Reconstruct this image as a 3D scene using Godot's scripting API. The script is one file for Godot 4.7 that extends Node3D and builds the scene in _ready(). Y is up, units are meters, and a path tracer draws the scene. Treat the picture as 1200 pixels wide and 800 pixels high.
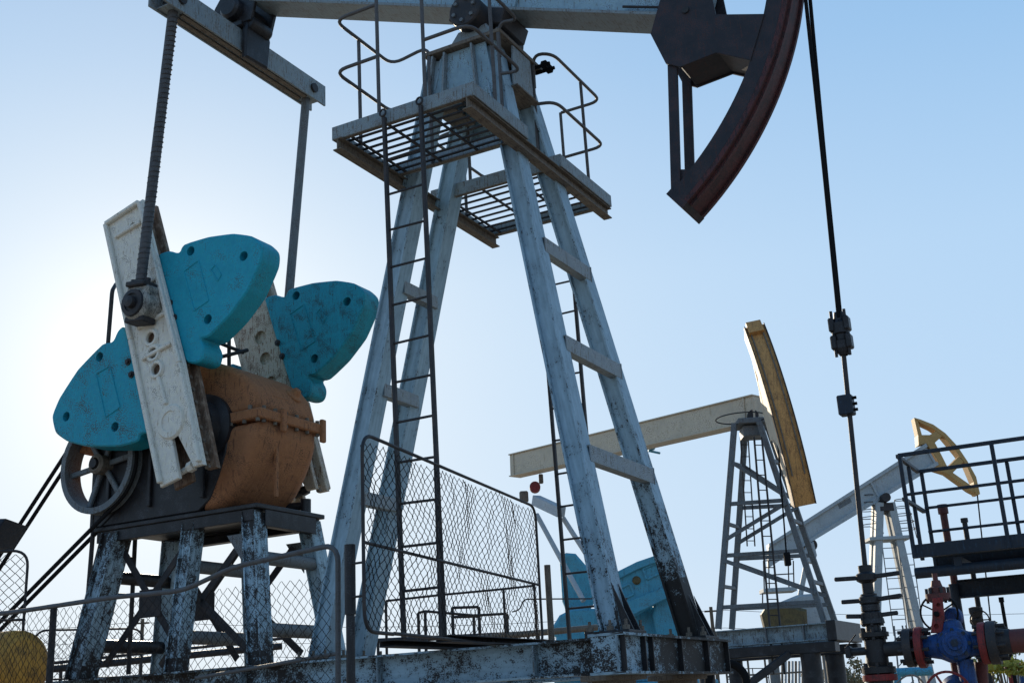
extends Node3D
# Oil field pumping unit seen from below against a low sun. Metres, y up.
# Main unit: walking beam along x (horsehead towards +x), cranks at z = ZC +- 0.9.

const ZC := -8.72
var O := Vector3.ZERO          # origin of the thing being built; builders take world coordinates
var M := {}
var used := {}
var rng := RandomNumberGenerator.new()
var stain_noise := FastNoiseLite.new()

class MB:
	var v := PackedVector3Array()
	var n := PackedVector3Array()
	var c := PackedColorArray()
	var t := PackedVector2Array()
	func tri(a: Vector3, b: Vector3, d: Vector3, na: Vector3, nb: Vector3, nd: Vector3) -> void:
		if (b - a).cross(d - a).dot(na + nb + nd) > 0.0:
			v.append(a); v.append(d); v.append(b)
			n.append(na); n.append(nd); n.append(nb)
		else:
			v.append(a); v.append(b); v.append(d)
			n.append(na); n.append(nb); n.append(nd)
	func quad(a: Vector3, b: Vector3, d: Vector3, e: Vector3, nn: Vector3) -> void:
		tri(a, b, d, nn, nn, nn); tri(a, d, e, nn, nn, nn)
	# bevelled box, half extents hx hy hz along unit axes ax ay az
	func box(o: Vector3, ax: Vector3, ay: Vector3, az: Vector3, hx: float, hy: float, hz: float, bev := 0.006) -> void:
		var e := [ax, ay, az]
		var h := [hx, hy, hz]
		bev = min(bev, 0.45 * min(hx, min(hy, hz)))
		var P := func(s: Array, w: int) -> Vector3:
			var r := o
			for i in 3:
				r += e[i] * (s[i] * (h[i] - (0.0 if i == w else bev)))
			return r
		for i in 3:
			var j := (i + 1) % 3
			var k := (i + 2) % 3
			for s in [-1.0, 1.0]:
				var q := []
				for t in [[-1.0, -1.0], [1.0, -1.0], [1.0, 1.0], [-1.0, 1.0]]:
					var a := [0.0, 0.0, 0.0]
					a[i] = s; a[j] = t[0]; a[k] = t[1]
					q.append(P.call(a, i))
				quad(q[0], q[1], q[2], q[3], e[i] * s)
			for si in [-1.0, 1.0]:
				for sj in [-1.0, 1.0]:
					var a := [0.0, 0.0, 0.0]
					var b := [0.0, 0.0, 0.0]
					a[i] = si; a[j] = sj; a[k] = -1.0
					b[i] = si; b[j] = sj; b[k] = 1.0
					quad(P.call(a, i), P.call(b, i), P.call(b, j), P.call(a, j), (e[i] * si + e[j] * sj).normalized())
		for sx in [-1.0, 1.0]:
			for sy in [-1.0, 1.0]:
				for sz in [-1.0, 1.0]:
					var s := [sx, sy, sz]
					var nn: Vector3 = (ax * sx + ay * sy + az * sz).normalized()
					tri(P.call(s, 0), P.call(s, 1), P.call(s, 2), nn, nn, nn)
	func abox(lo: Vector3, hi: Vector3, bev := 0.006) -> void:
		var h := (hi - lo) * 0.5
		box((lo + hi) * 0.5, Vector3.RIGHT, Vector3.UP, Vector3.BACK, absf(h.x), absf(h.y), absf(h.z), bev)
	# bar from p0 to p1: w across (side), t along up
	func bar(p0: Vector3, p1: Vector3, w: float, t: float, up := Vector3.UP, bev := 0.005) -> void:
		var d := (p1 - p0).normalized()
		if absf(d.dot(up)) > 0.98: up = Vector3.RIGHT
		var s := d.cross(up).normalized()
		var u := s.cross(d).normalized()
		box((p0 + p1) * 0.5, d, u, s, p0.distance_to(p1) * 0.5, t * 0.5, w * 0.5, bev)
	func ibeam(p0: Vector3, p1: Vector3, h: float, w: float, t := 0.016, up := Vector3.UP) -> void:
		var d := (p1 - p0).normalized()
		var s := d.cross(up).normalized()
		var u := s.cross(d).normalized()
		for k in [-1.0, 1.0]:
			bar(p0 + u * k * (h - t) * 0.5, p1 + u * k * (h - t) * 0.5, w, t, u, 0.003)
		bar(p0, p1, t * 0.8, h - 2.0 * t, u, 0.001)
	# channel, open towards +side (s = d x up) * open
	func channel(p0: Vector3, p1: Vector3, h: float, w: float, t := 0.012, up := Vector3.UP, open := 1.0) -> void:
		var d := (p1 - p0).normalized()
		var s := d.cross(up).normalized() * open
		var u := up - d * up.dot(d)
		u = u.normalized()
		bar(p0 - s * (w - t) * 0.5, p1 - s * (w - t) * 0.5, t, h, u, 0.003)
		for k in [-1.0, 1.0]:
			bar(p0 + u * k * (h - t) * 0.5 + s * t * 0.5, p1 + u * k * (h - t) * 0.5 + s * t * 0.5, w - t, t, u, 0.002)
	func frame_of(d: Vector3) -> Array:
		var a := Vector3.UP if absf(d.y) < 0.9 else Vector3.RIGHT
		var s := d.cross(a).normalized()
		return [s, d.cross(s).normalized()]
	func tube(p0: Vector3, p1: Vector3, r0: float, r1 := -1.0, seg := 10, caps := true) -> void:
		if r1 < 0.0: r1 = r0
		var d := (p1 - p0).normalized()
		var f := frame_of(d)
		for i in seg:
			var a0 := TAU * i / seg
			var a1 := TAU * (i + 1) / seg
			var d0: Vector3 = f[0] * cos(a0) + f[1] * sin(a0)
			var d1: Vector3 = f[0] * cos(a1) + f[1] * sin(a1)
			tri(p0 + d0 * r0, p0 + d1 * r0, p1 + d1 * r1, d0, d1, d1)
			tri(p0 + d0 * r0, p1 + d1 * r1, p1 + d0 * r1, d0, d1, d0)
			if caps:
				tri(p0, p0 + d0 * r0, p0 + d1 * r0, -d, -d, -d)
				tri(p1, p1 + d0 * r1, p1 + d1 * r1, d, d, d)
	func sweep(pts: Array, r: float, seg := 8, closed := false) -> void:
		var m := pts.size()
		var rings := []
		var s := Vector3.ZERO
		for i in m:
			var a: Vector3 = pts[(i - 1 + m) % m] if (closed or i > 0) else pts[0]
			var b: Vector3 = pts[(i + 1) % m] if (closed or i < m - 1) else pts[m - 1]
			var d := (b - a).normalized()
			if s == Vector3.ZERO: s = frame_of(d)[0]
			s = (s - d * s.dot(d)).normalized()
			var q := d.cross(s)
			var ring := []
			for k in seg:
				var t := TAU * k / seg
				ring.append(s * cos(t) + q * sin(t))
			rings.append(ring)
		for i in (m if closed else m - 1):
			var j := (i + 1) % m
			for k in seg:
				var l := (k + 1) % seg
				var p: Vector3 = pts[i]
				var q2: Vector3 = pts[j]
				var a: Vector3 = rings[i][k]
				var b: Vector3 = rings[i][l]
				var e: Vector3 = rings[j][l]
				var g: Vector3 = rings[j][k]
				tri(p + a * r, p + b * r, q2 + e * r, a, b, e)
				tri(p + a * r, q2 + e * r, q2 + g * r, a, e, g)
		if not closed:
			for w in [0, m - 1]:
				var p: Vector3 = pts[w]
				var d2: Vector3 = (p - pts[1 if w == 0 else m - 2]).normalized()
				for k in seg:
					tri(p, p + rings[w][k] * r, p + rings[w][(k + 1) % seg] * r, d2, d2, d2)
	# profile: Array of Vector2(radius, along)
	func lathe(o: Vector3, axis: Vector3, prof: Array, seg := 24) -> void:
		var f := frame_of(axis)
		for i in prof.size() - 1:
			var p: Vector2 = prof[i]
			var q: Vector2 = prof[i + 1]
			if p.distance_to(q) < 1e-6: continue
			var sl := Vector2(q.y - p.y, -(q.x - p.x)).normalized()
			for k in seg:
				var a0 := TAU * k / seg
				var a1 := TAU * (k + 1) / seg
				var d0: Vector3 = f[0] * cos(a0) + f[1] * sin(a0)
				var d1: Vector3 = f[0] * cos(a1) + f[1] * sin(a1)
				var n0: Vector3 = d0 * sl.x + axis * sl.y
				var n1: Vector3 = d1 * sl.x + axis * sl.y
				var A := o + d0 * p.x + axis * p.y
				var B := o + d1 * p.x + axis * p.y
				var C := o + d1 * q.x + axis * q.y
				var D := o + d0 * q.x + axis * q.y
				if p.x > 1e-5: tri(A, B, C, n0, n1, n1)
				if q.x > 1e-5: tri(A, C, D, n0, n1, n0)
	func torus(o: Vector3, axis: Vector3, R: float, r: float, seg := 28, sides := 8) -> void:
		var f := frame_of(axis)
		var pts := []
		for i in seg:
			pts.append(o + (f[0] * cos(TAU * i / seg) + f[1] * sin(TAU * i / seg)) * R)
		sweep(pts, r, sides, true)
	func hexbolt(o: Vector3, axis: Vector3, r: float, h: float) -> void:
		var f := frame_of(axis)
		for k in 6:
			var d0: Vector3 = f[0] * cos(TAU * k / 6) + f[1] * sin(TAU * k / 6)
			var d1: Vector3 = f[0] * cos(TAU * (k + 1) / 6) + f[1] * sin(TAU * (k + 1) / 6)
			quad(o + d0 * r, o + d1 * r, o + d1 * r + axis * h, o + d0 * r + axis * h, (d0 + d1).normalized())
			tri(o + axis * h, o + d0 * r + axis * h, o + d1 * r + axis * h, axis, axis, axis)
	static func ccw(p: PackedVector2Array) -> PackedVector2Array:
		var s := 0.0
		for i in p.size():
			s += p[i].cross(p[(i + 1) % p.size()])
		if s < 0.0:
			p = p.duplicate(); p.reverse()
		return p
	static func inset(p: PackedVector2Array, d: float) -> PackedVector2Array:
		var r := PackedVector2Array()
		var m := p.size()
		for i in m:
			var a := (p[i] - p[(i - 1 + m) % m]).normalized()
			var b := (p[(i + 1) % m] - p[i]).normalized()
			var na := Vector2(-a.y, a.x)
			var nb := Vector2(-b.y, b.x)
			var k := (na + nb)
			var L := maxf(k.length_squared() * 0.5, 0.35)
			r.append(p[i] + k * (d / L))
		return r
	# extruded outline, chamfered both sides, optional blind holes in the +ez face: holes = [[Vector2, r], ...]
	func prism(poly: PackedVector2Array, o: Vector3, ex: Vector3, ey: Vector3, ez: Vector3, t: float, ch := 0.008, holes := [], hd := 0.06) -> void:
		poly = ccw(poly)
		var ins := inset(poly, ch)
		var T := func(q: Vector2, z: float) -> Vector3: return o + ex * q.x + ey * q.y + ez * z
		var m := poly.size()
		for i in m:
			var j := (i + 1) % m
			var e := (poly[j] - poly[i]).normalized()
			var nn := (ex * e.y - ey * e.x).normalized()
			quad(T.call(poly[i], -t * 0.5 + ch), T.call(poly[j], -t * 0.5 + ch), T.call(poly[j], t * 0.5 - ch), T.call(poly[i], t * 0.5 - ch), nn)
			quad(T.call(poly[i], t * 0.5 - ch), T.call(poly[j], t * 0.5 - ch), T.call(ins[j], t * 0.5), T.call(ins[i], t * 0.5), (nn + ez).normalized())
			quad(T.call(poly[i], -t * 0.5 + ch), T.call(poly[j], -t * 0.5 + ch), T.call(ins[j], -t * 0.5), T.call(ins[i], -t * 0.5), (nn - ez).normalized())
		var back := Geometry2D.triangulate_polygon(ins)
		for i in range(0, back.size(), 3):
			tri(T.call(ins[back[i]], -t * 0.5), T.call(ins[back[i + 1]], -t * 0.5), T.call(ins[back[i + 2]], -t * 0.5), -ez, -ez, -ez)
		var front := ins
		for hh in holes:
			var c0: Vector2 = hh[0]
			var r: float = hh[1]
			var key := PackedVector2Array()
			for k in 21:
				var a := lerpf(0.06, TAU - 0.06, k / 20.0)
				key.append(c0 + Vector2(cos(a), sin(a)) * r)
			# thin slot to the nearest outline point so that the face stays one outline
			var best := Vector2.ZERO
			var bd := 1e9
			for i in front.size():
				var q := Geometry2D.get_closest_point_to_segment(c0, front[i], front[(i + 1) % front.size()])
				if q.distance_to(c0) < bd:
					bd = q.distance_to(c0); best = q
			var dir := (best - c0).normalized()
			key = PackedVector2Array()
			var a0 := dir.angle()
			var nn2 := Vector2(-dir.y, dir.x) * 0.0006
			key.append(c0 + dir * (bd + 0.05) - nn2)
			key.append(c0 + dir * (bd + 0.05) + nn2)
			for k in 21:
				var a := a0 + lerpf(0.01, TAU - 0.01, k / 20.0)
				key.append(c0 + Vector2(cos(a), sin(a)) * r)
			var cut := Geometry2D.clip_polygons(front, key)
			var big := PackedVector2Array()
			var ba := -1.0
			for q in cut:
				var s := 0.0
				for i in q.size(): s += q[i].cross(q[(i + 1) % q.size()])
				if absf(s) > ba:
					ba = absf(s); big = q
			if big.size() > 3 and Geometry2D.triangulate_polygon(big).size() > 0:
				front = big
				for k in 20:
					var a := TAU * k / 20.0
					var b := TAU * (k + 1) / 20.0
					var u := Vector2(cos(a), sin(a))
					var w := Vector2(cos(b), sin(b))
					var nu := -(ex * u.x + ey * u.y)
					quad(T.call(c0 + u * r, t * 0.5), T.call(c0 + w * r, t * 0.5), T.call(c0 + w * r, t * 0.5 - hd), T.call(c0 + u * r, t * 0.5 - hd), nu)
					tri(T.call(c0, t * 0.5 - hd), T.call(c0 + u * r, t * 0.5 - hd), T.call(c0 + w * r, t * 0.5 - hd), ez, ez, ez)
		var idx := Geometry2D.triangulate_polygon(front)
		for i in range(0, idx.size(), 3):
			tri(T.call(front[idx[i]], t * 0.5), T.call(front[idx[i + 1]], t * 0.5), T.call(front[idx[i + 2]], t * 0.5), ez, ez, ez)
	# outline with rounded rims on both faces
	func pillow(poly: PackedVector2Array, o: Vector3, ex: Vector3, ey: Vector3, ez: Vector3, t: float, rr: float, k := 6) -> void:
		poly = ccw(poly)
		var m := poly.size()
		var cen := Vector2.ZERO
		for q in poly: cen += q / m
		var R := 0.0
		for q in poly: R += q.distance_to(cen) / m
		var vn := []
		for i in m:
			var e0 := (poly[i] - poly[(i - 1 + m) % m]).normalized()
			var e1 := (poly[(i + 1) % m] - poly[i]).normalized()
			var e := (e0 + e1).normalized()
			vn.append((ex * e.y - ey * e.x).normalized())
		for s in [-1.0, 1.0]:
			var prev := []
			var pn := []
			for l in k + 2:
				var an := PI * 0.5 * maxf(l - 1, 0) / k
				var z: float = 0.0 if l == 0 else s * (t * 0.5 - rr + rr * sin(an))
				var sc := 1.0 - rr / R * (1.0 - cos(an))
				var ring := []
				var rn := []
				for i in m:
					var q := cen + (poly[i] - cen) * sc
					ring.append(o + ex * q.x + ey * q.y + ez * z)
					rn.append((vn[i] * cos(an) + ez * s * sin(an)).normalized())
				if l > 0:
					for i in m:
						var j := (i + 1) % m
						tri(prev[i], prev[j], ring[j], pn[i], pn[j], rn[j])
						tri(prev[i], ring[j], ring[i], pn[i], rn[j], rn[i])
				prev = ring; pn = rn
			var cc: Vector3 = o + ex * cen.x + ey * cen.y + ez * s * t * 0.5
			for i in m:
				tri(cc, prev[i], prev[(i + 1) % m], ez * s, ez * s, ez * s)
	# box-section arc in the plane (u, w) about o, half width zh along z axis
	func arc(o: Vector3, u: Vector3, w: Vector3, z: Vector3, r0: float, r1: float, a0: float, a1: float, z0: float, z1: float, seg := 24) -> void:
		for i in seg:
			var p := deg_to_rad(lerpf(a0, a1, float(i) / seg))
			var q := deg_to_rad(lerpf(a0, a1, float(i + 1) / seg))
			var d0 := u * cos(p) + w * sin(p)
			var d1 := u * cos(q) + w * sin(q)
			for s in [[r1, 1.0], [r0, -1.0]]:
				var r: float = s[0]
				var k: float = s[1]
				tri(o + d0 * r + z * z0, o + d1 * r + z * z0, o + d1 * r + z * z1, d0 * k, d1 * k, d1 * k)
				tri(o + d0 * r + z * z0, o + d1 * r + z * z1, o + d0 * r + z * z1, d0 * k, d1 * k, d0 * k)
			quad(o + d0 * r0 + z * z1, o + d1 * r0 + z * z1, o + d1 * r1 + z * z1, o + d0 * r1 + z * z1, z)
			quad(o + d0 * r0 + z * z0, o + d1 * r0 + z * z0, o + d1 * r1 + z * z0, o + d0 * r1 + z * z0, -z)
			if i == 0:
				var t0 := (u * sin(p) - w * cos(p))
				quad(o + d0 * r0 + z * z0, o + d0 * r1 + z * z0, o + d0 * r1 + z * z1, o + d0 * r0 + z * z1, t0)
			if i == seg - 1:
				var t1 := -(u * sin(q) - w * cos(q))
				quad(o + d1 * r0 + z * z0, o + d1 * r1 + z * z0, o + d1 * r1 + z * z1, o + d1 * r0 + z * z1, t1)
	# bar whose four faces lie side by side on a strip texture: mu metres across, mv metres along
	func strip_bar(p0: Vector3, p1: Vector3, w: float, th: float, up: Vector3, mu: float, mv: float, u0: float, v0 := 0.0) -> void:
		var d := (p1 - p0).normalized()
		var s := d.cross(up).normalized()
		var u := s.cross(d).normalized()
		var L := p0.distance_to(p1)
		var x := u0
		for face in [[s, u, w * 0.5, th * 0.5], [u, s, th * 0.5, w * 0.5], [-s, u, w * 0.5, th * 0.5], [-u, s, th * 0.5, w * 0.5]]:
			var nn: Vector3 = face[0]
			var e: Vector3 = face[1]
			var a: Vector3 = p0 + nn * face[2] - e * face[3]
			var q := [a, a + d * L, a + d * L + e * face[3] * 2.0, a + e * face[3] * 2.0]
			var x1: float = x + face[3] * 2.0 / mu
			var uvs := [Vector2(x, 1.0 - v0 / mv), Vector2(x, 1.0 - (v0 + L) / mv), Vector2(x1, 1.0 - (v0 + L) / mv), Vector2(x1, 1.0 - v0 / mv)]
			for k in [[0, 1, 2], [0, 2, 3]]:
				var o: Array = k if (q[k[1]] - q[k[0]]).cross(q[k[2]] - q[k[0]]).dot(nn) <= 0.0 else [k[0], k[2], k[1]]
				for m in o:
					v.append(q[m]); n.append(nn); t.append(uvs[m])
			x = x1
		for k in [[p0, -d, v0], [p1, d, v0 + L]]:
			var q: Array = [k[0] + s * w * 0.5 + u * th * 0.5, k[0] + s * w * 0.5 - u * th * 0.5, k[0] - s * w * 0.5 - u * th * 0.5, k[0] - s * w * 0.5 + u * th * 0.5]
			for o in [[0, 1, 2], [0, 2, 3]]:
				var oo: Array = o if (q[o[1]] - q[o[0]]).cross(q[o[2]] - q[o[0]]).dot(k[1]) <= 0.0 else [o[0], o[2], o[1]]
				for m in oo:
					v.append(q[m]); n.append(k[1]); t.append(Vector2(u0 + m * 0.03, 1.0 - k[2] / mv + (m % 2) * 0.01))
	# finely divided bar for stained members
	func fine_bar(p0: Vector3, p1: Vector3, w: float, t: float, up: Vector3, step: float) -> void:
		var d := (p1 - p0).normalized()
		var s := d.cross(up).normalized()
		var u := s.cross(d).normalized()
		var L := p0.distance_to(p1)
		var nl := int(ceil(L / step))
		for face in [[s, u, w * 0.5, t * 0.5], [-s, u, w * 0.5, t * 0.5], [u, s, t * 0.5, w * 0.5], [-u, s, t * 0.5, w * 0.5]]:
			var nn: Vector3 = face[0]
			var e: Vector3 = face[1]
			var off: float = face[2]
			var hw: float = face[3]
			var nw := maxi(1, int(ceil(hw * 2.0 / step)))
			for i in nl:
				for j in nw:
					var a := p0 + nn * off + d * (L * i / nl) + e * (-hw + 2.0 * hw * j / nw)
					var b := p0 + nn * off + d * (L * (i + 1) / nl) + e * (-hw + 2.0 * hw * j / nw)
					var f := d * 0.0 + e * (2.0 * hw / nw)
					quad(a, b, b + f, a + f, nn)
		for k in [[p0, -d], [p1, d]]:
			var q: Vector3 = k[0]
			quad(q + s * w * 0.5 + u * t * 0.5, q + s * w * 0.5 - u * t * 0.5, q - s * w * 0.5 - u * t * 0.5, q - s * w * 0.5 + u * t * 0.5, k[1])
	func mesh(o: Vector3) -> ArrayMesh:
		var arr := []
		arr.resize(Mesh.ARRAY_MAX)
		var w := PackedVector3Array()
		w.resize(v.size())
		for i in v.size(): w[i] = v[i] - o
		arr[Mesh.ARRAY_VERTEX] = w
		arr[Mesh.ARRAY_NORMAL] = n
		if t.size() == v.size(): arr[Mesh.ARRAY_TEX_UV] = t
		if c.size() == v.size(): arr[Mesh.ARRAY_COLOR] = c
		var am := ArrayMesh.new()
		am.add_surface_from_arrays(Mesh.PRIMITIVE_TRIANGLES, arr)
		return am

# ---------- scene helpers ----------
func numbered(s: String) -> String:
	if not used.has(s):
		used[s] = 0
		return s
	used[s] += 1
	return "%s_%03d" % [s, used[s]]

func thing(called: String, label: String, category: String, at: Vector3, group := "") -> Node3D:
	var o := Node3D.new()
	o.name = numbered(called)
	add_child(o)
	o.position = at
	o.set_meta("label", label); o.set_meta("category", category)
	if group != "": o.set_meta("group", group)
	O = at
	return o

func part(parent: Node, called: String, mb: MB, mat: Material, label := "") -> MeshInstance3D:
	var o := MeshInstance3D.new()
	o.name = called
	o.mesh = mb.mesh(O)
	o.material_override = mat
	parent.add_child(o, true)
	if label != "": o.set_meta("label", label)
	return o

func solo(called: String, mb: MB, mat: Material, label: String, category: String, at: Vector3, group := "") -> MeshInstance3D:
	var o := MeshInstance3D.new()
	o.name = numbered(called)
	O = at
	o.mesh = mb.mesh(at)
	o.material_override = mat
	add_child(o)
	o.position = at
	o.set_meta("label", label); o.set_meta("category", category)
	if group != "": o.set_meta("group", group)
	return o

func chaikin(p: PackedVector2Array, it := 2, keep := 0.25) -> PackedVector2Array:
	for k in it:
		var q := PackedVector2Array()
		for i in p.size():
			var u := p[i]
			var w := p[(i + 1) % p.size()]
			var f := minf(keep, 0.03 / maxf(u.distance_to(w), 0.001)) if k == 0 else 0.25
			q.append(u.lerp(w, f)); q.append(w.lerp(u, f))
		p = q
	return p

func bez(p: Array, r := 0.12, k := 5) -> Array:
	# polyline with rounded corners
	var out := [p[0]]
	for i in range(1, p.size() - 1):
		var a: Vector3 = p[i - 1]
		var b: Vector3 = p[i]
		var c: Vector3 = p[i + 1]
		var ra := minf(r, a.distance_to(b) * 0.48)
		var rc := minf(r, c.distance_to(b) * 0.48)
		var s := b + (a - b).normalized() * ra
		var e := b + (c - b).normalized() * rc
		for j in k + 1:
			var t := float(j) / k
			out.append(s.lerp(b, t).lerp(b.lerp(e, t), t))
	out.append(p[p.size() - 1])
	return out

func chainlink(mb: MB, o: Vector3, ex: Vector3, ey: Vector3, w: float, h: float, p: float, r: float, sag := 0.0) -> void:
	var ez := ex.cross(ey)
	var cols := int(w / p)
	var rows := int(h / p)
	for i in cols:
		var prev := Vector3.ZERO
		for k in rows + 1:
			var right := (k + i) % 2
			var x := (i + right) * p + stain_noise.get_noise_2d(i * 9.0, k * 3.0) * 0.012
			var y := k * p + stain_noise.get_noise_2d(i * 9.0 + 400.0, k * 3.0) * 0.009
			var fx := clampf(x / w, 0.0, 1.0)
			y *= 1.0 - sag * sin(PI * fx)
			var q := o + ex * minf(x, w) + ey * minf(y, h) + ez * ((right - 0.5) * 0.006 + stain_noise.get_noise_2d(x * 60.0, y * 60.0) * 0.06)
			if k > 0: mb.tube(prev, q, r, -1.0, 4, false)
			prev = q

# ---------- textures ----------
const TS := 400
var nA: PackedByteArray
var nB: PackedByteArray
var nC: PackedByteArray
var nS: PackedByteArray
var nF: PackedByteArray

func noise_bytes(cycles: float, seedv: int, oct := 4, cellular := false, squash := 1) -> PackedByteArray:
	var f := FastNoiseLite.new()
	f.seed = seedv
	f.frequency = cycles / TS
	f.noise_type = FastNoiseLite.TYPE_CELLULAR if cellular else FastNoiseLite.TYPE_SIMPLEX_SMOOTH
	f.fractal_octaves = oct
	var im := f.get_seamless_image(TS, TS / squash)
	im.convert(Image.FORMAT_L8)
	if squash > 1: im.resize(TS, TS, Image.INTERPOLATE_CUBIC)
	return im.get_data()

func paint(base: Color, under: Color, chips: float, streaks: float, streak_col: Color, opt := {}) -> StandardMaterial3D:
	# base/under/streak_col are linear base colours
	var data := PackedByteArray()
	data.resize(TS * TS * 3)
	var shift: int = opt.get("shift", 0) * 7919
	var vary: float = opt.get("vary", 0.22)
	var lut := PackedByteArray()
	lut.resize(1025)
	for i in 1025:
		lut[i] = int(clampf(Color(i / 1024.0, 0, 0).linear_to_srgb().r * 255.0, 0, 255))
	var N := TS * TS
	for i in N:
		var j := (i + shift) % N
		var a := nA[j] / 255.0
		var b := nB[j] / 255.0
		var h := nC[j] / 255.0
		var f := nF[i] / 255.0
		var s := nS[j] / 255.0
		var k := 1.0 + vary * (a - 0.5) * 2.0 + 0.16 * (b - 0.5) + 0.10 * (f - 0.5)
		var r := base.r * k
		var g := base.g * k
		var bl := base.b * k * (1.0 + 0.12 * (0.5 - b))
		# run-down streaks
		var sm := clampf((s * 0.75 + b * 0.25 - (1.0 - streaks)) * 9.0, 0.0, 1.0) * 0.85
		r += (streak_col.r - r) * sm; g += (streak_col.g - g) * sm; bl += (streak_col.b - bl) * sm
		# chipped paint
		var cm := clampf((h * 0.55 + a * 0.3 + f * 0.15 - (1.0 - chips)) * 22.0, 0.0, 1.0)
		var uk := 0.65 + 0.7 * f
		r += (under.r * uk - r) * cm; g += (under.g * uk - g) * cm; bl += (under.b * uk - bl) * cm
		data[i * 3] = lut[int(clampf(r, 0.0, 1.0) * 1024.0)]
		data[i * 3 + 1] = lut[int(clampf(g, 0.0, 1.0) * 1024.0)]
		data[i * 3 + 2] = lut[int(clampf(bl, 0.0, 1.0) * 1024.0)]
	var im := Image.create_from_data(TS, TS, false, Image.FORMAT_RGB8, data)
	var m := StandardMaterial3D.new()
	m.albedo_texture = ImageTexture.create_from_image(im)
	m.uv1_triplanar = true
	var sc: float = 1.0 / float(opt.get("tile", 1.1))
	m.uv1_scale = Vector3(sc, sc, sc)
	m.roughness = opt.get("rough", 0.6)
	m.metallic = opt.get("metal", 0.0)
	m.metallic_specular = opt.get("spec", 0.4)
	if opt.get("bump", 0.35) > 0.0:
		m.normal_enabled = true
		m.normal_texture = bump_tex
		m.normal_scale = opt.get("bump", 0.35)
	m.cull_mode = BaseMaterial3D.CULL_DISABLED
	return m

var bump_tex: ImageTexture

# paint with black oil and rust speckle along a member; density(metres from its foot) is the share covered
func strip(base: Color, mu: float, mv: float, density: Callable, shift: int, streak := 0.35, edges := [], wide := 256, tall := 2048) -> StandardMaterial3D:
	var W := wide
	var H := tall
	var ed := PackedFloat32Array()
	ed.resize(W)
	for x in W:
		for e in edges:
			ed[x] = maxf(ed[x], 0.20 * exp(-absf(x * mu / W - e) / 0.011))
	var kx := mu / W * 340.0
	var data := PackedByteArray()
	data.resize(W * H * 3)
	var lut := PackedByteArray()
	lut.resize(1025)
	for i in 1025:
		lut[i] = int(clampf(Color(i / 1024.0, 0, 0).linear_to_srgb().r * 255.0, 0, 255))
	for y in H:
		var along := (H - 1 - y) * mv / H
		var dn: float = density.call(along)
		var ry := int(y * mv / H * 270.0)
		var jx := (ry / TS) * 131 + shift * 37
		for x in W:
			var thr := 0.5 + 0.42 * (dn + ed[x] - 0.5)
			var i := ((ry + shift * 61) % TS) * TS + (int(x * kx) + jx) % TS
			var i2 := ((ry * 2 + shift * 17) % TS) * TS + (int(x * kx) * 2 + jx + 77) % TS
			var A := nA[i] / 255.0
			var B := nB[i] / 255.0
			var C := nC[i] / 255.0
			var F := nF[i] / 255.0
			var S := nS[i] / 255.0
			var k := 1.0 + 0.26 * (A - 0.5) + 0.14 * (B - 0.5) + 0.14 * (F - 0.5) + streak * (S - 0.5)
			var r := base.r * k
			var g := base.g * k
			var bl := base.b * k
			var nn := 0.22 * A + 0.20 * B + 0.30 * C + 0.16 * F + 0.12 * (nB[i2] / 255.0)
			var m := clampf((thr - nn) * 26.0, 0.0, 1.0)
			var rust := clampf((thr + 0.035 - nn) * 20.0, 0.0, 1.0) * 0.5
			r += (0.085 - r) * rust; g += (0.055 - g) * rust; bl += (0.04 - bl) * rust
			var o := 0.011 + 0.012 * F
			r += (o * 1.1 - r) * m; g += (o - g) * m; bl += (o - bl) * m
			var j := (y * W + x) * 3
			data[j] = lut[int(clampf(r, 0.0, 1.0) * 1024.0)]
			data[j + 1] = lut[int(clampf(g, 0.0, 1.0) * 1024.0)]
			data[j + 2] = lut[int(clampf(bl, 0.0, 1.0) * 1024.0)]
	var mt := StandardMaterial3D.new()
	mt.albedo_texture = ImageTexture.create_from_image(Image.create_from_data(W, H, false, Image.FORMAT_RGB8, data))
	mt.roughness = 0.6
	mt.metallic_specular = 0.4
	mt.cull_mode = BaseMaterial3D.CULL_DISABLED
	return mt

func plain(col: Color, rough := 0.6, metal := 0.0) -> StandardMaterial3D:
	var m := StandardMaterial3D.new()
	m.albedo_color = col.linear_to_srgb()
	m.roughness = rough
	m.metallic = metal
	m.cull_mode = BaseMaterial3D.CULL_DISABLED
	return m

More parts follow.
